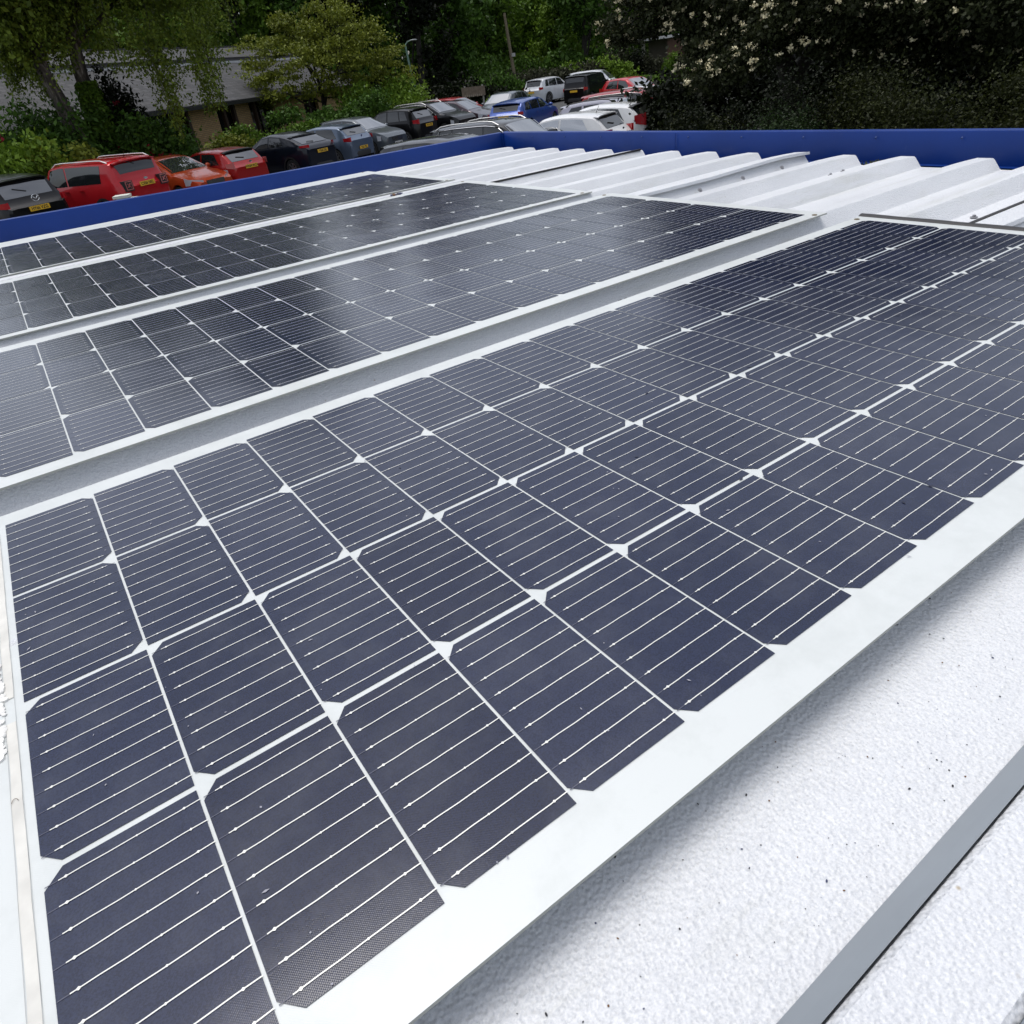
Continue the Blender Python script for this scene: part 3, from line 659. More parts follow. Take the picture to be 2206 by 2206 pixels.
car('parked_car', 'black car with silver window line facing out behind the black compact off-roader', *pos('blacksuv'), mk(4.6, 1.85, 1.66, 'suv'), BLACK, group=GA, nplate='KR65 YLT', rails=RAILM, chromeline=RAILM)
car('parked_car', 'dark aubergine car facing out beside the white notice board', *pos('purple'), mk(4.3, 1.8, 1.52), PURP, group=GA, nplate='LD13 OHK')
car('parked_car', 'red car mostly hidden behind the aubergine car', *pos('redback'), mk(4.2, 1.78, 1.56, 'mpv'), DRED, group=GA)
car('parked_car', 'slate grey car in front of the wooden sign', *pos('greyback'), mk(4.3, 1.8, 1.50, 'estate'), SLATE, group=GA)
car('parked_car', 'mid blue estate car seen from its rear corner at the end of the aisle', *pos('blue'), mk(4.65, 1.8, 1.47, 'estate'), BLUEP, group=GB, rplate='', rearglass=GLASS, tailspec=(.72, .96, .3, .16))
car('parked_car', 'white crossover at the far hedge, its rear towards the camera', *pos('kuga'), mk(4.5, 1.84, 1.68, 'suv'), WHITE2, group='cars at the far hedge', rplate='', tailspec=(.70, 1.05, .3, .18), cladding=True)
car('parked_car', 'black tall car between the white crossover and the far red hatchback', *pos('van'), mk(4.4, 1.82, 1.74, 'boxy', tumble=.88), BLACK, group='cars at the far hedge', rplate='')
car('parked_car', 'silver-white car half hidden behind the black tall car by the far hedge', *pos('white_van'), mk(4.3, 1.8, 1.75, 'mpv'), WHITE2, group='cars at the far hedge')
car('parked_car', 'bright red hatchback side on at the far end of the car park', *pos('redfar'), mk(4.0, 1.75, 1.48), RED, group='cars at the far hedge')
car('parked_car', 'dark car whose grey roof just shows above the blue trim at the roof corner', *pos('darkroof'), mk(4.4, 1.8, 1.46, 'estate'), GREY, group=GB)
car('parked_car', 'dark grey estate with bright roof rails and window frame at the roof corner', *pos('greysuv'), mk(4.75, 1.85, 1.60, 'estate'), GREY, group=GB, rails=RAILM, chromeline=CHROME, tailmat=PINK)
car('parked_car', 'nearest white hatchback, with black rear window, at the roof corner', *pos('whitenear'), mk(3.97, 1.72, 1.47), WHITE, group=GB, rplate='', glass=GLASSL, antenna=True, badge='oval')
car('parked_car', 'second white hatchback, showing one red tail light beside the dark shrubs', *pos('white2'), mk(3.97, 1.72, 1.47), WHITE, group=GB, rplate='', antenna=True, tailspec=(.70, 1.02, .2, .34), reardark=True)
car('parked_car', 'lilac silver hatchback behind the two white hatchbacks', *pos('lilac'), mk(4.3, 1.8, 1.5, 'estate'), LILAC, group=GB, tailmat=PINK, rails=TRIMB)
car('parked_car', 'deep red car with silver roof line behind the lilac silver car', *pos('red2'), mk(4.5, 1.84, 1.62, 'suv'), DRED, group=GB, chromeline=RAILM)
car('parked_car', 'white car at the end of the row, partly covered by the flowering tree', *pos('whiteend'), mk(4.1, 1.75, 1.5), WHITE, group=GB)

# ---------------------------------------------------------------- plants and buildings beyond the car park
CM = cam.rotation_euler.to_matrix(); CP = Vector(cam.location)
def at(px, py, D):
    """a point of the place seen in the direction of photo pixel (px, py), D metres away over the ground"""
    d = CM @ Vector(((px-1103)/1462.6, -(py-1103)/1462.6, -1)); return CP+d*(D/math.hypot(d.x, d.y))
def leafmat(name, dark, light, hue=None, trans=.22, rough=.55):
    m = Mat(name); m.set(Roughness=rough); m.b.inputs['Specular IOR Level'].default_value = .18
    g = m.n('ShaderNodeNewGeometry'); nz = m.n('ShaderNodeTexNoise'); nz.inputs['Scale'].default_value = .9; nz.inputs['Detail'].default_value = 3; m.l(g.outputs['Position'], nz.inputs['Vector'])
    ad = m.n('ShaderNodeMath', operation='MULTIPLY_ADD'); ad.inputs[1].default_value = .5; m.l(g.outputs['Random Per Island'], ad.inputs[0])
    mu = m.n('ShaderNodeMath', operation='MULTIPLY'); mu.inputs[1].default_value = .62; m.l(nz.outputs['Fac'], mu.inputs[0]); m.l(mu.outputs[0], ad.inputs[2])
    c = m.ramp(ad.outputs[0], [(.18, dark), (.85, light)]); m.l(c, m.b.inputs['Base Color'])
    t = m.n('ShaderNodeBsdfTranslucent'); m.l(c, t.inputs['Color']); x = m.n('ShaderNodeMixShader'); x.inputs[0].default_value = trans
    m.l(m.b.outputs[0], x.inputs[1]); m.l(t.outputs[0], x.inputs[2]); m.l(x.outputs[0], m.nt.nodes['Material Output'].inputs['Surface']); return m.m
def leaves(name, C, size, mat, parent=None, squash=.55, down=0.0):
    C = np.asarray(C, float); N = len(C); s = size*rng.uniform(.6, 1.35, N)[:, None]
    a = rng.normal(size=(N, 3)); a[:, 2] -= down; a /= np.linalg.norm(a, axis=1)[:, None]
    b = np.cross(a, rng.normal(size=(N, 3))); b /= np.linalg.norm(b, axis=1)[:, None]; n = np.cross(a, b)
    V = np.stack([C-a*s, C+b*s*squash+n*s*.12, C+a*s, C-b*s*squash+n*s*.12], 1).reshape(-1, 3).astype('f4')
    me = bpy.data.meshes.new(name); me.vertices.add(4*N); me.vertices.foreach_set('co', V.ravel())
    me.loops.add(4*N); me.loops.foreach_set('vertex_index', np.arange(4*N, dtype='i4')); me.polygons.add(N)
    me.polygons.foreach_set('loop_start', np.arange(0, 4*N, 4, dtype='i4')); me.update(calc_edges=True); me.materials.append(mat)
    return link(name, me, parent)
def cloud(blobs, n, sub=26, spread=.30, shell=.62):
    """leaf positions: sub-clumps sitting over the surface of every blob, leaves gathered round each sub-clump"""
    vol = np.array([(b[3]*b[4]*b[5])**.67 for b in blobs]); k = np.maximum(1, (vol/vol.sum()*n).astype(int)); out = []
    for b, m_ in zip(blobs, k):
        ns = max(3, int(sub*rng.uniform(.7, 1.3))); u = rng.normal(size=(ns, 3)); u /= np.linalg.norm(u, axis=1)[:, None]
        r = shell+(1-shell)*rng.random(ns)[:, None]; sc = np.array(b[3:6]); ctr = np.array(b[:3])+u*r*sc
        w_ = rng.random(ns)**1.2+.15; i = rng.choice(ns, m_, p=w_/w_.sum()); sp = spread*rng.uniform(.5, 1.2, ns)[i][:, None]
        out.append(ctr[i]+rng.normal(size=(m_, 3))*sp*sc*np.array([1, 1, .62]))
    return np.concatenate(out)
def blobs_in(c, rx, ry, rz, n, br=(.25, .45), top=False):
    B = []
    for _ in range(n):
        u = rng.normal(size=3); u /= np.linalg.norm(u); r = rng.uniform(.25, .85); k = rng.uniform(*br)
        if top: u[2] = abs(u[2])
        B.append((c[0]+u[0]*r*rx, c[1]+u[1]*r*ry, c[2]+u[2]*r*rz, rx*k, ry*k, rz*k*.85))
    return B
BARK = simple('brown_bark', (.055, .042, .030), .9, var=.4, vs=6); DBARK = simple('dark_bark', (.022, .019, .015), .9, var=.3)
def bark_birch():
    m = Mat('birch_bark'); m.set(Roughness=.8)
    m.l(m.ramp(m.noise(2.2, 6, .7, 'Object', .6, (1.5, 1.5, .5)), [(.44, (.016, .012, .009)), (.55, (.080, .066, .052)), (.66, (.26, .235, .20))]), m.b.inputs['Base Color'])
    m.l(m.bump(m.noise(4, 5, .6, 'Object', 0, (1, 1, .3)), .8, .08), m.b.inputs['Normal']); return m.m
BIRCH = bark_birch()
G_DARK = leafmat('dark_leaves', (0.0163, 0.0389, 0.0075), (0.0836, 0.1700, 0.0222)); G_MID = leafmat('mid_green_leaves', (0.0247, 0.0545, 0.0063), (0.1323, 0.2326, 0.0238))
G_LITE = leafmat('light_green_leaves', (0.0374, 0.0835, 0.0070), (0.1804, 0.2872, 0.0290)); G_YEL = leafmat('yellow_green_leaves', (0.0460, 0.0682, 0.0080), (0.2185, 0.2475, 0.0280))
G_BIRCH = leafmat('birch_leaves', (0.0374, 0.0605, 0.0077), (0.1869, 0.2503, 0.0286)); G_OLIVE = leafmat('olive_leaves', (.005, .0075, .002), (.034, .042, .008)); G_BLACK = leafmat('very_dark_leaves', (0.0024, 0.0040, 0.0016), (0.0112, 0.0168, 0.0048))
G_GREY = leafmat('grey_green_leaves', (.010, .012, .006), (.075, .080, .045)); FLW = leafmat('cream_blossom', (.50, .44, .25), (.82, .76, .54), trans=.1); REDF = leafmat('crimson_blossom', (.22, .008, .02), (.42, .03, .06), trans=.1)
def limbs(mb, base, top, r, crown, nb=6):
    base, top = Vector(base), Vector(top); pts = [base.lerp(top, t)+Vector((random.gauss(0, r*.5), random.gauss(0, r*.5), 0))*(t > 0) for t in (0, .15, .35, .6, .8, 1)]
    mb.tube(pts, [r*1.35, r, r*.85, r*.65, r*.45, r*.2], 9)
    for k in range(nb):
        t = random.uniform(.3, .9); a = base.lerp(top, t); b = crown[int(rng.integers(len(crown)))]; e = Vector(b[:3]); m_ = a.lerp(e, .5)+Vector((0, 0, random.uniform(-.1, .4)*r*4))
        mb.tube([a, m_, e], [r*.40*(1.1-t*.5), r*.26, r*.08], 6)
def tree(name, label, base, blobs, n, ls, mat, trunk_h=.75, r=.2, group=None, bark=BARK, sub=26, spread=.3, nb=7, top=None, cat='tree', down=0, squash=.55):
    base = Vector(base); root = tag(empty(name, base), label, cat, group); loc = [(b[0]-base.x, b[1]-base.y, b[2]-base.z)+tuple(b[3:6]) for b in blobs]
    mb = MB(); zt = max(b[2] for b in loc)*trunk_h; cx = sum(b[0] for b in loc)/len(loc)*.7; cy = sum(b[1] for b in loc)/len(loc)*.7
    limbs(mb, (0, 0, 0), top-base if top else (cx, cy, zt), r, loc, nb); mb.build('trunk', bark, root, 60)
    leaves('crown', cloud(loc, n, sub, spread), ls, mat, root, squash, down); return root
def shrub(name, label, c, rx, ry, h, n, ls, mat, group=None, flowers=None, sub=34, cat='shrub', nb=5, ang=0):
    base = Vector((c[0], c[1], GZ)); root = tag(empty(name, base, ang), label, cat, group); B = []
    k = max(5, int(9*rx*ry/max(.5, h*h))) if rx > 1.6*h else 7
    for i in range(min(k, 22)):
        u = random.uniform(-1, 1); v = random.uniform(-1, 1); s = random.uniform(.30, .5)
        B.append((u*rx*.8, v*ry*.7, h*random.uniform(.35, .72), max(rx*.28, min(h, rx)*s), max(ry*.35, min(h, ry)*s), h*s*.8))
    mb = MB()
    for i in range(nb): b = random.choice(B); mb.tube([(b[0]*.3, b[1]*.3, 0), (b[0]*.6, b[1]*.6, b[2]*.5), b[:3]], [.05, .035, .012], 5)
    mb.build('stem', DBARK, root, 60); C = cloud(B, n, sub, .34, .55); C[:, 2] = np.abs(C[:, 2]); leaves('foliage', C, ls, mat, root)
    if flowers:
        nf, fs, fm = flowers; P = C[rng.choice(len(C), nf)]; P = P[np.argsort(-P[:, 2])]; Q = (P[:, None, :]+rng.normal(size=(nf, 9, 3))*fs*.55).reshape(-1, 3); o = leaves('blossom', Q, fs*.55, fm, root, .8); 
        if nf > 100: o['kind'] = 'stuff'
    return root
# long low building with slate roof
ES = at(340, 237, 36); ang = R(40); B0 = empty('long_building', (ES.x, ES.y, GZ), ang)
tag(B0, 'long low building with two-step slate roof and tan brick panels behind the red cars', 'building')
sm = Mat('slate_roof'); sm.set(Roughness=.75); tcn = sm.n('ShaderNodeTexCoord'); br = sm.n('ShaderNodeTexBrick'); br.inputs['Scale'].default_value = 1; br.inputs['Brick Width'].default_value = .36; br.inputs['Row Height'].default_value = .27
br.inputs['Mortar Size'].default_value = .032; br.inputs['Color1'].default_value = (.024, .026, .030, 1); br.inputs['Color2'].default_value = (.058, .058, .064, 1); br.inputs['Mortar'].default_value = (.028, .028, .030, 1)
sm.l(tcn.outputs['Object'], br.inputs['Vector']); x = sm.n('ShaderNodeMix'); x.data_type = 'RGBA'; x.blend_type = 'MULTIPLY'; x.inputs[0].default_value = 1; sm.l(br.outputs['Color'], x.inputs[6])
sm.l(sm.ramp(sm.noise(.9, 6, .65), [(.3, (.72, .70, .66)), (.7, (1.15, 1.12, 1.08))]), x.inputs[7]); sm.l(x.outputs[2], sm.b.inputs['Base Color']); sm.l(sm.bump(br.outputs['Fac'], .8, -.02), sm.b.inputs['Normal'])
H0 = .36-GZ; H1, H2 = 2.16-GZ, 3.02-GZ; XL, XR = -9, 20
mb = MB(); mb.add([(XL, 0, H0), (XR, 0, H0), (XR, 4.2, H1), (XL, 4.2, H1), (XL, 0, H0-.10), (XR, 0, H0-.10), (XR, 4.2, H1-.1), (XL, 4.2, H1-.1)], [(0, 1, 2, 3), (7, 6, 5, 4), (0, 4, 5, 1), (1, 5, 6, 2), (3, 7, 4, 0)]); mb.build('lower_roof', sm.m, B0)
mb = MB(); mb.add([(XL, 4.3, H1+.22), (XR, 4.3, H1+.22), (XR, 7.4, H2+.1), (XL, 7.4, H2+.1), (XL, 4.3, H1+.14), (XR, 4.3, H1+.14), (XR, 7.4, H2), (XL, 7.4, H2)], [(0, 1, 2, 3), (7, 6, 5, 4), (0, 4, 5, 1), (1, 5, 6, 2), (3, 7, 4, 0)]); mb.build('upper_roof', sm.m, B0)
mb = MB(); mb.add([(XL, 7.42, H2+.1), (XR, 7.42, H2+.1), (XR, 14, H0), (XL, 14, H0)], [(0, 1, 2, 3)]); mb.build('rear_roof', sm.m, B0)
mb = MB(); mb.box(XL, XR, 4.18, 4.30, H1-.1, H1+.13); mb.build('step_shade_strip', simple('dark_strip', (.02, .02, .024), .5), B0)  # near-black strip, painted in as the shadow line under the upper roof
mb = MB(); mb.box(XL, XR, 4.0, 4.16, H1-.075, H1+.03); mb.build('lead_flashing', simple('pale_lead', (.55, .56, .58), .5, var=.15, vs=1.5), B0)
mb = MB(); mb.box(XL, XR, 7.30, 7.52, H2+.08, H2+.17); mb.build('ridge_tile', simple('ridge_slate', (.05, .05, .053), .6, var=.2), B0)
mb = MB(); mb.box(XL, XR, -.12, -.01, H0-.18, H0-.04); mb.build('gutter', simple('black_gutter', (.018, .018, .02), .35), B0)
bm_ = Mat('tan_brick'); bm_.set(Roughness=.85); tcn = bm_.n('ShaderNodeTexCoord'); br = bm_.n('ShaderNodeTexBrick'); mpn = bm_.n('ShaderNodeMapping'); mpn.inputs['Rotation'].default_value = (R(90), 0, 0)
bm_.l(tcn.outputs['Object'], mpn.inputs[0]); bm_.l(mpn.outputs[0], br.inputs['Vector']); br.inputs['Scale'].default_value = 1; br.inputs['Brick Width'].default_value = .23; br.inputs['Row Height'].default_value = .075; br.inputs['Mortar Size'].default_value = .010
br.inputs['Color1'].default_value = (.36, .225, .10, 1); br.inputs['Color2'].default_value = (.46, .30, .145, 1); br.inputs['Mortar'].default_value = (.15, .12, .09, 1); bm_.l(br.outputs['Color'], bm_.b.inputs['Base Color'])
for (xa, xb) in ((2.75, 4.95), (6.35, 7.75), (9.9, 13.3), (15.0, 18.5), (-6, -3)):
    mb = MB(); mb.box(xa, xb, .75, .95, 0, H0+.1); mb.build('brick_panel', bm_.m, B0)
mb = MB(); mb.box(XL+.3, XR-.3, 1.05, 1.1, 0, H0+.3); mb.build('dark_glazing', simple('dark_glass', (.012, .013, .015), .1), B0)
for xx in (2.5, 5.3, 6.15, 8.0, 9.5, 13.6):
    mb = MB(); mb.box(xx-.09, xx+.09, .55, .72, 0, H0+.1); mb.build('timber_post', simple('dark_timber', (.035, .018, .012), .7), B0)
mb = MB(); mb.box(XL+.3, XR-.3, .70, 13, -.02, .06); mb.box(XR-.35, XR-.3, 1.1, 13.5, .06, H0); mb.build('plinth', simple('stone_plinth', (.2, .19, .17), .8), B0)
# small far building seen under the flowering tree
S0 = at(1380, 118, 74); S1 = at(1470, 106, 70); B1 = empty('far_shelter', (S0.x, S0.y, GZ), math.atan2(S1.y-S0.y, S1.x-S0.x)); tag(B1, 'small far building with white roof edge and brick pier, under the flowering tree', 'building')
mb = MB(); mb.box(-.5, 9, -.3, 4, 3.12, 3.32); mb.build('roof_edge', simple('white_fascia', (.6, .61, .63), .5), B1)
mb = MB(); mb.box(3.6, 5.4, -.1, .3, 0, 3.12); mb.build('brick_pier', simple('brown_brick', (.10, .055, .04), .8, var=.2, vs=20), B1)
mb = MB(); mb.box(-.1, 8.8, 1, 3.6, 0, 3.1); mb.build('wall', simple('brown_wall', (.10, .085, .07), .8), B1)  # wall in one even dark brown
mb = MB(); mb.box(.3, .5, -.1, .1, 0, 3.12); mb.build('post', simple('pale_post', (.4, .38, .34), .6), B1)
# signs, lamp, pole, white rail
def post_sign(name, label, pa, pb, zt, h, bmat, pmat, pr=.04):
    a, b = Vector((pa.x, pa.y, GZ)), Vector((pb.x, pb.y, GZ)); d = b-a; rt = tag(empty(name, a, math.atan2(d.y, d.x)), label, 'sign'); l_ = d.length
    mb = MB(); mb.box(0, l_, -.03, .03, zt-GZ-h, zt-GZ); bo = mb.build('board', bmat, rt)
    for xx in (.12*l_, .88*l_): mb = MB(); mb.box(xx-pr, xx+pr, .035, .035+2*pr, 0, zt-GZ+.07); mb.build('post', pmat, rt)
    return rt, bo, l_
WOODG = simple('weathered_oak', (.16, .125, .095), .8, var=.3, vs=6)
rt, bo, l_ = post_sign('wooden_sign', 'long weathered wooden sign board on two posts beyond the dark cars', at(996, 205, 52), at(1045, 199, 51), -.62, .52, WOODG, simple('grey_post', (.3, .29, .27), .7))
mb = MB()
for k in range(9): mb.box(.2+k*l_*.09, .2+k*l_*.09+l_*.055, -.035, -.031, .0+.55+.02*(k % 2)+.73, .55+.86)
ln = mb.build('faded_lettering', simple('pale_letter', (.26, .22, .18), .8), bo); ln['kind'] = 'stuff'
rt, bo, l_ = post_sign('notice_board', 'small white notice board on posts left of the red car roof', at(915, 222, 47), at(943, 219, 46), -.90, .62, simple('white_sign', (.60, .60, .57), .5), simple('white_post', (.55, .55, .52), .5))
mb = MB()
for k in range(6): mb.box(.08, l_-.12-.1*(k % 3), -.035, -.031, .98+k*.08, 1.0+k*.08)
ln = mb.build('printed_lines', simple('grey_print', (.25, .25, .25), .6), bo); ln['kind'] = 'stuff'
GREENM = simple('pale_green_metal', (.13, .22, .18), .5)
lb = at(905, 240, 50); lt = at(873, 97, 50); rt = tag(empty('street_lamp', (lb.x, lb.y, GZ)), 'pale green street lamp with short arm beside the yellow-green tree', 'street lamp'); b = Vector((lb.x, lb.y, GZ))
mb = MB(); mb.tube([Vector((0, 0, 0)), (lt-b)*.5, lt-b], [.085, .07, .055], 10); mb.build('pole', GREENM, rt, 60)
mb = MB(); e = at(884, 88, 50)-b; mb.tube([lt-b, (lt-b).lerp(e, .5)+Vector((0, 0, .06)), e], .03, 8); mb.build('arm', GREENM, rt, 60)
mb = MB(); T = Matrix.Translation(e+Vector((.15, -.1, .02))) @ Matrix.Rotation(R(-35), 4, 'Z') @ Matrix.Diagonal((.24, .10, .05, 1)); mb.lathe([(math.sin(PI*i/6), -math.cos(PI*i/6)) for i in range(7)], 10, 0, 'z', T); mb.build('lamp_head', simple('grey_lamp', (.16, .18, .18), .5), rt, 60)
pb = at(1115, 192, 66); pt = at(1086, 28, 66); b = Vector((pb.x, pb.y, GZ)); rt = tag(empty('telegraph_pole', b), 'tall leaning wooden telegraph pole in front of the light green trees', 'pole')
mb = MB(); mb.tube([Vector((0, 0, 0)), (pt-b)*.5, pt-b], [.16, .14, .11], 10); mb.build('shaft', simple('pole_wood', (.17, .14, .09), .8, var=.2), rt, 60)
mb = MB(); q = (pt-b)*.55; mb.box(q.x-.05, q.x+.25, q.y-.25, q.y-.1, q.z-.15, q.z+.1); mb.build('junction_box', simple('pale_box', (.4, .4, .38), .6), rt)
wr = at(264, 428, 18.0); rt = tag(empty('white_rail', (wr.x, wr.y, GZ), R(-22)), 'white timber post and rail in front of the boxy red off-roader', 'barrier'); WT = simple('white_timber', (.62, .62, .56), .6, var=.1)
zt = wr.z-GZ
mb = MB(); mb.box(-.10, .12, -.1, .1, 0, zt+.02); mb.box(-.15, .17, -.15, .15, zt+.02, zt+.07); mb.build('post', WT, rt)
mb = MB(); T = Matrix.Translation((.12, 0, zt+.01)) @ Matrix.Rotation(R(3), 4, 'Y'); mb.box(0, 1.5, -.05, .05, -.10, .0, 0, T); mb.build('rail', WT, rt)
mb = MB(); T = Matrix.Translation((.12, 0, zt-.36)) @ Matrix.Rotation(R(7), 4, 'Y'); mb.box(0, 1.5, -.04, .04, -.10, .0, 0, T); mb.build('rail', WT, rt)

# birches on the left: leaning trunks, drooping sprays in front of the slate roof
def path(px): return [at(x_, y_, D) for x_, y_, D in px]
def birch(label, px, r, blobs_px, strands, nleaf):
    P = path(px); base = Vector((P[0].x, P[0].y, GZ)); rt = tag(empty('birch_tree', base), label, 'tree', 'birch trees in front of the slate roof')
    mb = MB(); Q = [Vector((0, 0, 0))]+[p-base for p in P]; mb.tube(Q, [r*1.4]+[r*(1-.62*i/(len(P)-1)) for i in range(len(P))], 12)
    Bl = [tuple(at(x_, y_, D)-base)+(rr, rr, rr*.8) for x_, y_, D, rr in blobs_px]
    for b in Bl:
        j = Q[min(len(Q)-1, random.randint(3, len(Q)-1))]; e = Vector(b[:3]); mb.tube([j, j.lerp(e, .5)+Vector((0, 0, .5)), e], [r*.35, r*.2, .02], 6)
    S = []
    for (x_, y_, D, ln) in strands:
        a = at(x_, y_, D)-base; n = int(ln*26); t = np.linspace(0, 1, n)[:, None]; sw = rng.normal(size=2)*.10*ln
        c = np.array(a)+np.hstack([t*sw[0]+.10*np.sin(t*7+sw[1]*30), t*sw[1], -t*ln]); S.append(c.repeat(3, 0)+rng.normal(size=(3*n, 3))*(.085+.05*(1-t.repeat(3, 0))))
        if random.random() < .12: mb.tube([a, a+Vector((sw[0]*.5, sw[1]*.5, -ln*.5)), a+Vector((sw[0], sw[1], -ln*.95))], [.012, .01, .004], 4)
    mb.build('trunk', BIRCH, rt, 60)
    leaves('drooping_sprays', np.concatenate(S), .052, G_BIRCH, rt, .6, 1.2); leaves('crown', cloud(Bl, nleaf, 44, .26, .4), .095, G_BIRCH, rt, .6, .6); return rt
def hang(xr, yr, Dr, lr, n): return [(random.uniform(*xr), random.uniform(*yr), random.uniform(*Dr), random.uniform(*lr)) for _ in range(n)]
birch('birch with pale scarred trunk standing upright, ivy round its foot', [(228, 300, 31), (209, 246, 31), (190, 200, 31), (174, 160, 31), (160, 100, 31), (150, 58, 31), (146, 0, 31), (140, -90, 31), (150, -260, 31), (170, -420, 31), (200, -640, 31)], .27,
      [(60, -60, 31, 1.6), (180, -130, 30, 2.0), (300, -80, 31, 1.8), (250, -260, 31, 2.3), (100, -240, 32, 2.2), (380, -170, 32, 1.8), (200, -400, 31, 2.4), (280, -560, 31, 2.0), (120, -560, 32, 2.0), (200, -700, 31, 1.6), (330, -420, 31, 1.8), (260, -20, 31, .7), (370, -20, 31, .7)],
      hang((60, 480), (-110, 0), (29, 34), (1.0, 2.2), 62)+hang((180, 440), (-20, 40), (31.5, 33), (1.0, 2.3), 26)+hang((385, 430), (20, 60), (29, 30), (2.0, 2.7), 12)+hang((300, 345), (40, 90), (29, 30), (2.3, 3.0), 12)+hang((230, 300), (60, 110), (29, 30), (.6, 1.0), 10), 30000)
birch('second birch, leaning away to the left with dark rough trunk', [(166, 290, 30), (150, 262, 30), (128, 215, 30), (105, 175, 30), (87, 140, 30), (60, 80, 30), (35, 20, 30), (10, -60, 30), (-30, -200, 30), (-60, -360, 30)], .26,
      [(-60, -80, 30, 1.8), (30, -160, 30, 2.0), (-120, -220, 30, 2.2), (0, -330, 31, 2.2), (-100, -420, 31, 2.0), (60, -60, 29, 1.1), (-10, -20, 30, 1.4), (20, 40, 30, .9), (50, 90, 29.5, .7)],
      hang((-80, 130), (-100, 20), (29, 32), (1.0, 2.6), 80)+hang((-60, 70), (0, 90), (30.5, 32), (1.0, 2.0), 40), 20000)
# ivy and shrubs under the birches
iv = at(226, 300, 31); base = Vector((iv.x, iv.y, GZ)); rt = tag(empty('ivy', base), 'dark ivy climbing the foot of the upright birch', 'ivy')
C = []
for k in range(3800):
    t = random.random(); p = at(228, 300, 31).lerp(at(183, 178, 31), t)-base; a = random.uniform(0, 2*PI); r_ = .34-.06*t+random.gauss(0, .05); C.append((p.x+math.cos(a)*r_, p.y+math.sin(a)*r_, p.z))
leaves('ivy_leaves', C, .07, G_MID, rt)
def px_shrub(name, label, px, py, D, rx, ry, ztop_px, n, ls, mat, **k):
    c = at(px, py, D); h = at(px, ztop_px, D).z-GZ; a = math.atan2(c.y-CP.y, c.x-CP.x)+PI/2
    return shrub(name, label, (c.x, c.y), rx, ry, h, n, ls, mat, ang=a, **k)
GS = 'shrubs between the cars and the slate roofed building'
px_shrub('shrub', 'bright green leafy bush at the left edge above the black car', 35, 335, 27.5, 1.5, 1.3, 270, 9000, .085, G_LITE, group=GS)
px_shrub('shrub', 'low yellow-green bush between the bright bush and the boxy red off-roader', 135, 350, 27.5, 1.0, .9, 305, 3000, .08, G_YEL, group=GS)
px_shrub('rhododendron', 'dark shrub dotted with crimson flowers under the upright birch', 205, 310, 30, 2.6, 1.6, 232, 12000, .09, G_DARK, group=GS, flowers=(16, .13, REDF))
px_shrub('rhododendron', 'dark shrub with crimson flowers beside the tan brick wall', 330, 290, 30.5, 1.5, 1.2, 240, 10000, .09, G_DARK, group=GS, flowers=(18, .14, REDF))
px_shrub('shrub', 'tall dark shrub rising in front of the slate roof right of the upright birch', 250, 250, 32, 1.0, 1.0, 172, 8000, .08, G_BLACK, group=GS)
px_shrub('shrub', 'dark shrub at the left edge under the leaning birch', 40, 270, 31, 2.4, 1.5, 228, 9000, .08, G_DARK, group=GS)
px_shrub('hedge', 'low light green hedge in front of the brick wall', 440, 300, 34, 2.9, .7, 292, 7000, .07, G_YEL, group=GS, cat='hedge')
px_shrub('hedge', 'olive hedge behind the dark navy crossover', 590, 275, 37, 2.6, .8, 262, 8000, .08, G_MID, group=GS, cat='hedge')
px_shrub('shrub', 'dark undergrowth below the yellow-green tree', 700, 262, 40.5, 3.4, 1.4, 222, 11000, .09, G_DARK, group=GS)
px_shrub('shrub', 'bright green round shrub at the foot of the street lamp', 850, 235, 43, 2.5, 1.6, 176, 10000, .09, G_LITE, group=GS)
# yellow-green spreading tree
mc = at(700, 265, 44); D = 44
Bm = [tuple(at(x_, y_, D+dd))+(r_, r_, r_*.55) for x_, y_, r_, dd in ((560, 110, 1.3, 0), (620, 70, 1.4, .5), (700, 45, 1.5, 0), (760, 70, 1.4, -.5), (820, 110, 1.3, 0), (560, 160, 1.2, -.5), (640, 130, 1.5, -1), (720, 120, 1.6, -1), (780, 150, 1.4, -.5), (850, 165, 1.1, .5), (600, 190, 1.2, -1), (560, 215, .9, -.5), (680, 180, 1.2, -1), (760, 200, 1.1, 0), (660, 90, 1.3, .8), (870, 200, .8, 0), (700, 22, .9, 0), (600, 45, .7, .3))]
tree('maple_tree', 'spreading yellow-green tree standing between the slate roof and the street lamp', (mc.x, mc.y, GZ), Bm, 26000, .075, G_YEL, r=.16, bark=DBARK, sub=15, spread=.24, nb=16, trunk_h=.6)
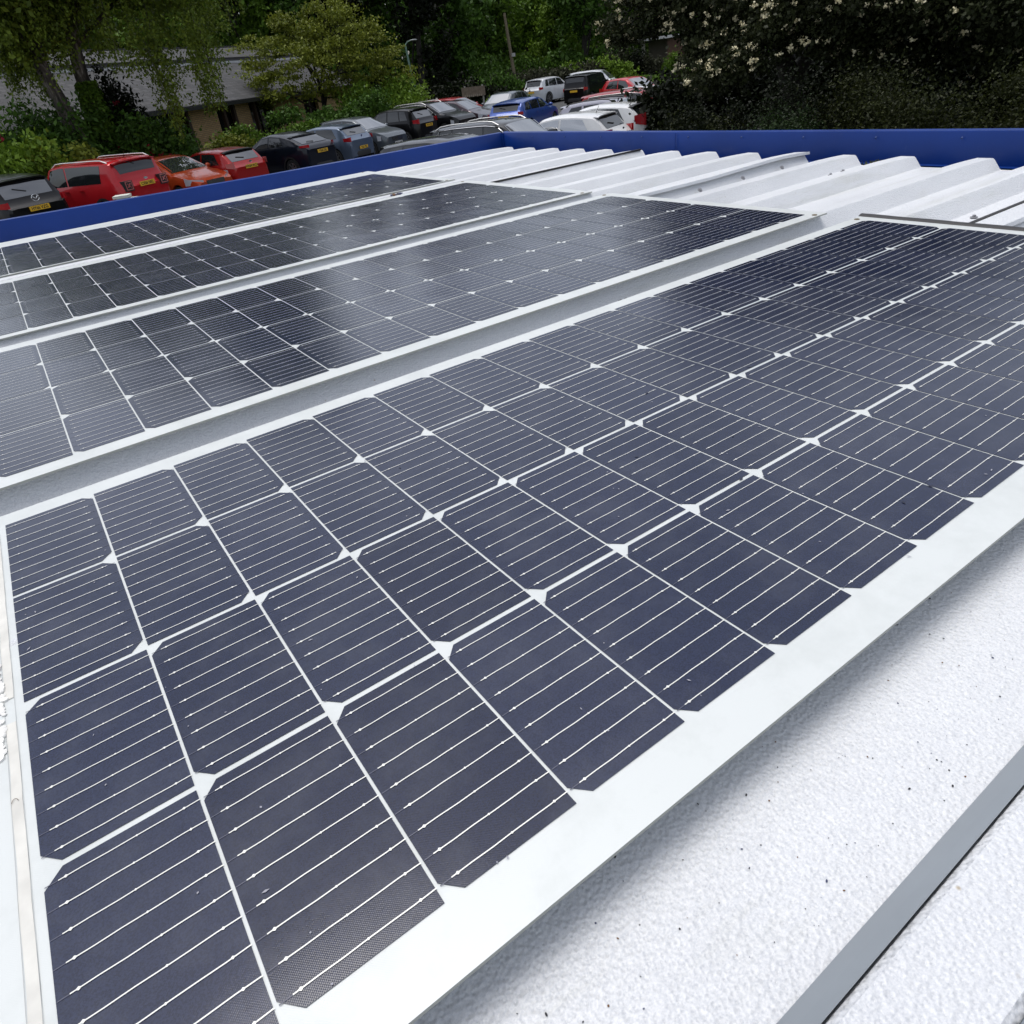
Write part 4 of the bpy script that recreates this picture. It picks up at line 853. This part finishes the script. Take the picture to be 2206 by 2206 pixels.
# background trees: a belt of individual trees
BG = 'trees of the dark belt behind the car park'
kinds = {'dark': (G_DARK, 'dark'), 'mid': (G_MID, 'mid green'), 'lite': (G_LITE, 'light green'), 'black': (G_BLACK, 'very dark'), 'olive': (G_OLIVE, 'olive')}
spec = [(-120, 60, 'mid', 'beyond the left end of the slate roof'), (10, 64, 'lite', 'showing between the birch sprays at the far left'), (140, 62, 'mid', 'behind the upright birch'), (270, 66, 'lite', 'above the middle of the slate roof'), (380, 62, 'mid', 'above the right half of the slate roof'),
        (470, 70, 'lite', 'pale against its darker neighbours, left of the spreading tree'), (545, 64, 'mid', 'just behind the left edge of the spreading tree'), (640, 66, 'dark', 'behind the top of the spreading tree'), (735, 64, 'black', 'behind the right half of the spreading tree'), (815, 68, 'dark', 'left of the street lamp'),
        (905, 63, 'black', 'right behind the street lamp'), (985, 68, 'dark', 'above the wooden sign'), (1055, 76, 'mid', 'left of the telegraph pole'), (1140, 84, 'lite', 'right of the telegraph pole'), (1200, 80, 'lite', 'above the white crossover'), (1265, 72, 'dark', 'above the black tall car'),
        (1335, 78, 'mid', 'above the far red hatchback'), (1420, 88, 'mid', 'beyond the far small building'), (1520, 84, 'dark', 'right of the far small building'), (1640, 70, 'dark', 'deep behind the flowering tree'), (1790, 60, 'black', 'behind the trunk of the flowering tree'), (1960, 50, 'black', 'behind the right part of the flowering tree')]
for i, (px, D, kd, where) in enumerate(spec):
    c = at(px, 150, D); hh = random.uniform(13.5, 16.5) if px < 1500 else random.uniform(11, 14)
    if 1000 < px < 1500: hh *= .86
    rx = random.uniform(3.0, 4.0); n = 12000 if px < 1500 else 6000
    Bk = blobs_in((c.x, c.y, GZ+hh*.60), rx, rx, hh*.42, 12, (.32, .5))+[(c.x+random.uniform(-1, 1)*rx*.6, c.y+random.uniform(-1, 1)*rx*.6, GZ+random.uniform(1.2, 3.2), rx*.5, rx*.5, 1.5) for _ in range(3)]
    tree('background_tree', '%s leafy tree %s' % (kinds[kd][1], where), (c.x, c.y, GZ), Bk, n, .19, kinds[kd][0], r=.28, group=BG, sub=17, spread=.22, nb=6, bark=DBARK)
# far wood seen only as a mass between the nearer trees
Wd = []
for k in range(70):
    px = -350+k*40; c = at(px, 100, random.uniform(92, 108)); hh = random.uniform(12, 17); Wd.append((c.x, c.y, GZ+hh*.5, 4.5, 4.5, hh*.5))
o = leaves('woodland', cloud(Wd, 110000, 60, .3), .42, G_DARK); tag(o, 'far dark woodland closing the view behind all the trees', 'woodland', kind='stuff')
# hedges and conifers at the far side of the car park
GH = 'hedges along the far side of the car park'
px_shrub('hedge', 'pale clipped hedge behind the white crossover', 1170, 165, 62, 4.6, 1.2, 146, 10000, .12, G_GREY, group=GH, cat='hedge')
px_shrub('hedge', 'light green hedge behind the black tall car', 1265, 150, 62, 3.6, 1.2, 124, 9000, .12, G_LITE, group=GH, cat='hedge')
px_shrub('hedge', 'dark hedge left of the far red hatchback under the trees', 1115, 140, 72, 4.5, 1.4, 118, 8000, .13, G_DARK, group=GH, cat='hedge')
px_shrub('shrub', 'small bright green bush left of the white crossover', 1108, 208, 55, 1.7, .8, 199, 2500, .09, G_LITE, group=GH)
px_shrub('hedge', 'low green bank of grass and shrubs right of the far red hatchback', 1430, 165, 56, 5.0, 2.0, 155, 9000, .10, G_MID, group=GH, cat='hedge')
for j, (px, yt, mt, lb) in enumerate(((1325, 105, G_GREY, 'pale feathery conifer above the far red hatchback'), (1375, 98, G_BLACK, 'dark conifer at the left of the far row'), (1410, 112, G_GREY, 'pale column conifer left in the far row'), (1445, 116, G_MID, 'middle conifer of the far row'), (1480, 112, G_GREY, 'pale column conifer right in the far row'), (1520, 110, G_OLIVE, 'olive conifer at the right end of the far row'))):
    px_shrub('conifer', lb, px, 150, 64, 1.0, .9, yt, 3000, .09, mt, group='conifers in the far row', cat='conifer')
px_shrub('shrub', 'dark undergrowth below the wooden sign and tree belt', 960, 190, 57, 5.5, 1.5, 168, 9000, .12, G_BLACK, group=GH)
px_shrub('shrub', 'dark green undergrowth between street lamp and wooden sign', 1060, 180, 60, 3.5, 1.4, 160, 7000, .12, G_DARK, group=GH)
# flowering tree on the right
fb = at(1705, 250, 21); base = Vector((fb.x, fb.y, GZ))
Bf = [tuple(at(x_, y_, D))+(r_, r_, r_*.75) for x_, y_, D, r_ in ((1370, 40, 19, .8), (1345, 80, 19, .3), (1430, -10, 18.5, .9), (1500, 50, 18, .6), (1540, 10, 18, 1.0), (1520, 130, 17.6, .6), (1580, 80, 17.6, .7), (1640, 20, 17.5, 1.0), (1720, 0, 17.5, 1.0), (1790, 20, 17, .8), (1850, -40, 17, 1.1), (1950, 0, 17, .9), (2050, -20, 17, 1.0), (2150, -20, 16.5, 1.0), (1530, 165, 16.6, .45), (1585, 150, 16.6, .5), (1640, 110, 17, .6), (1760, 85, 17, .5), (1850, 105, 17.5, .6), (1950, 115, 18, .7), (2080, 100, 18, .8),
       (1500, -120, 19, 1.6), (1650, -140, 19, 1.8), (1800, -160, 19, 1.8), (1950, -140, 19, 1.8), (2100, -120, 19, 1.8), (2250, -60, 18, 1.8), (1600, -300, 20, 2.0), (1800, -340, 20, 2.2), (2000, -330, 20, 2.2), (2200, -300, 20, 2.2), (1700, -480, 21, 2.0), (1900, -500, 21, 2.2), (2100, -480, 21, 2.2), (1650, -640, 21, 2.0), (1800, -680, 21, 2.2), (1980, -660, 21, 2.2), (2150, -640, 21, 2.2), (2300, -480, 20, 2.4), (2320, -250, 19, 2.2), (1580, -420, 20, 1.6), (1500, -260, 20, 1.5), (1410, -120, 20, 1.2))]
rt = tag(empty('flowering_tree', base), 'large tree with cream blossom clusters overhanging the right side of the car park', 'tree'); loc = [(b[0]-base.x, b[1]-base.y, b[2]-base.z)+tuple(b[3:]) for b in Bf]
mb = MB(); J = at(1690, 120, 21)-base
mb.tube([Vector((0, 0, 0)), at(1708, 200, 21)-base, J, at(1672, 40, 20.6)-base, at(1655, -80, 20.5)-base, at(1650, -250, 20.5)-base], [.34, .26, .22, .20, .15, .08], 12)
mb.tube([at(1715, 175, 21)-base, at(1745, 110, 21)-base, at(1790, 40, 20.7)-base, at(1830, -80, 20.5)-base, at(1900, -260, 20.5)-base], [.18, .15, .12, .09, .04], 10)
for b in loc: 
    s = random.choice([at(1672, 40, 20.6), at(1655, -80, 20.5), at(1830, -80, 20.5), at(1790, 40, 20.7)])-base; e = Vector(b[:3]); mb.tube([s, s.lerp(e, .5)+Vector((0, 0, .3)), e], [.07, .05, .012], 6)
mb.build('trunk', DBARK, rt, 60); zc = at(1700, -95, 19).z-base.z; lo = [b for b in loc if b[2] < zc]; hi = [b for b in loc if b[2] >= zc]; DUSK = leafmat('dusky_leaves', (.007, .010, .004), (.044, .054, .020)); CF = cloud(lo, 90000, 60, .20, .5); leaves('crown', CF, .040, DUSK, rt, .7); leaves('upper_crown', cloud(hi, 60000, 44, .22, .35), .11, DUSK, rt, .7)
P = []
for b in loc:
    u = rng.normal(size=(int(24*b[3])+3, 3)); u[:, 2] = np.abs(u[:, 2])*.8-.35; u /= np.linalg.norm(u, axis=1)[:, None]; P.append(np.array(b[:3])+u*np.array(b[3:6])*rng.uniform(1.0, 1.22, (len(u), 1)))
P = np.concatenate(P); Q = (P[:, None, :]+rng.normal(size=(len(P), 18, 3))*np.array([.032, .032, .022])).reshape(-1, 3); o = leaves('blossom', Q, .022, FLW, rt, .9); o['kind'] = 'stuff'
# dense dark shrubs below the flowering tree
GR = 'shrubs under the flowering tree beyond the right trim'
px_shrub('shrub', 'small-leaved dark shrub touching the white cars, left end of the right-hand thicket', 1470, 250, 14.5, .85, .9, 222, 18000, .026, G_OLIVE, group=GR)
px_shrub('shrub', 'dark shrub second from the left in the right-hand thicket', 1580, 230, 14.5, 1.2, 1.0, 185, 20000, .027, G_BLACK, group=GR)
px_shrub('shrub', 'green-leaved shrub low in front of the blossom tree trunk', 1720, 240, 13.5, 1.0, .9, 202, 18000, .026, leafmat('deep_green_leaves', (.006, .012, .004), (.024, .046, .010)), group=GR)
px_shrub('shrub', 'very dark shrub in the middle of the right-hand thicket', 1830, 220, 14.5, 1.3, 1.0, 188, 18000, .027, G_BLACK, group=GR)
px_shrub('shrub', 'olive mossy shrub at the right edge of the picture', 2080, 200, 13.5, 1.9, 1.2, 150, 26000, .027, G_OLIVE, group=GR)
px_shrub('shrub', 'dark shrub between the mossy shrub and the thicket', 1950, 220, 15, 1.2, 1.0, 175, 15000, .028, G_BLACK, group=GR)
for j, (px, D, yt, lb) in enumerate(((1560, 25, 120, 'left'), (1700, 25, 95, 'middle'), (1860, 24, 85, 'right'), (2030, 22, 70, 'far right'), (2220, 20, 60, 'farthest right'))):
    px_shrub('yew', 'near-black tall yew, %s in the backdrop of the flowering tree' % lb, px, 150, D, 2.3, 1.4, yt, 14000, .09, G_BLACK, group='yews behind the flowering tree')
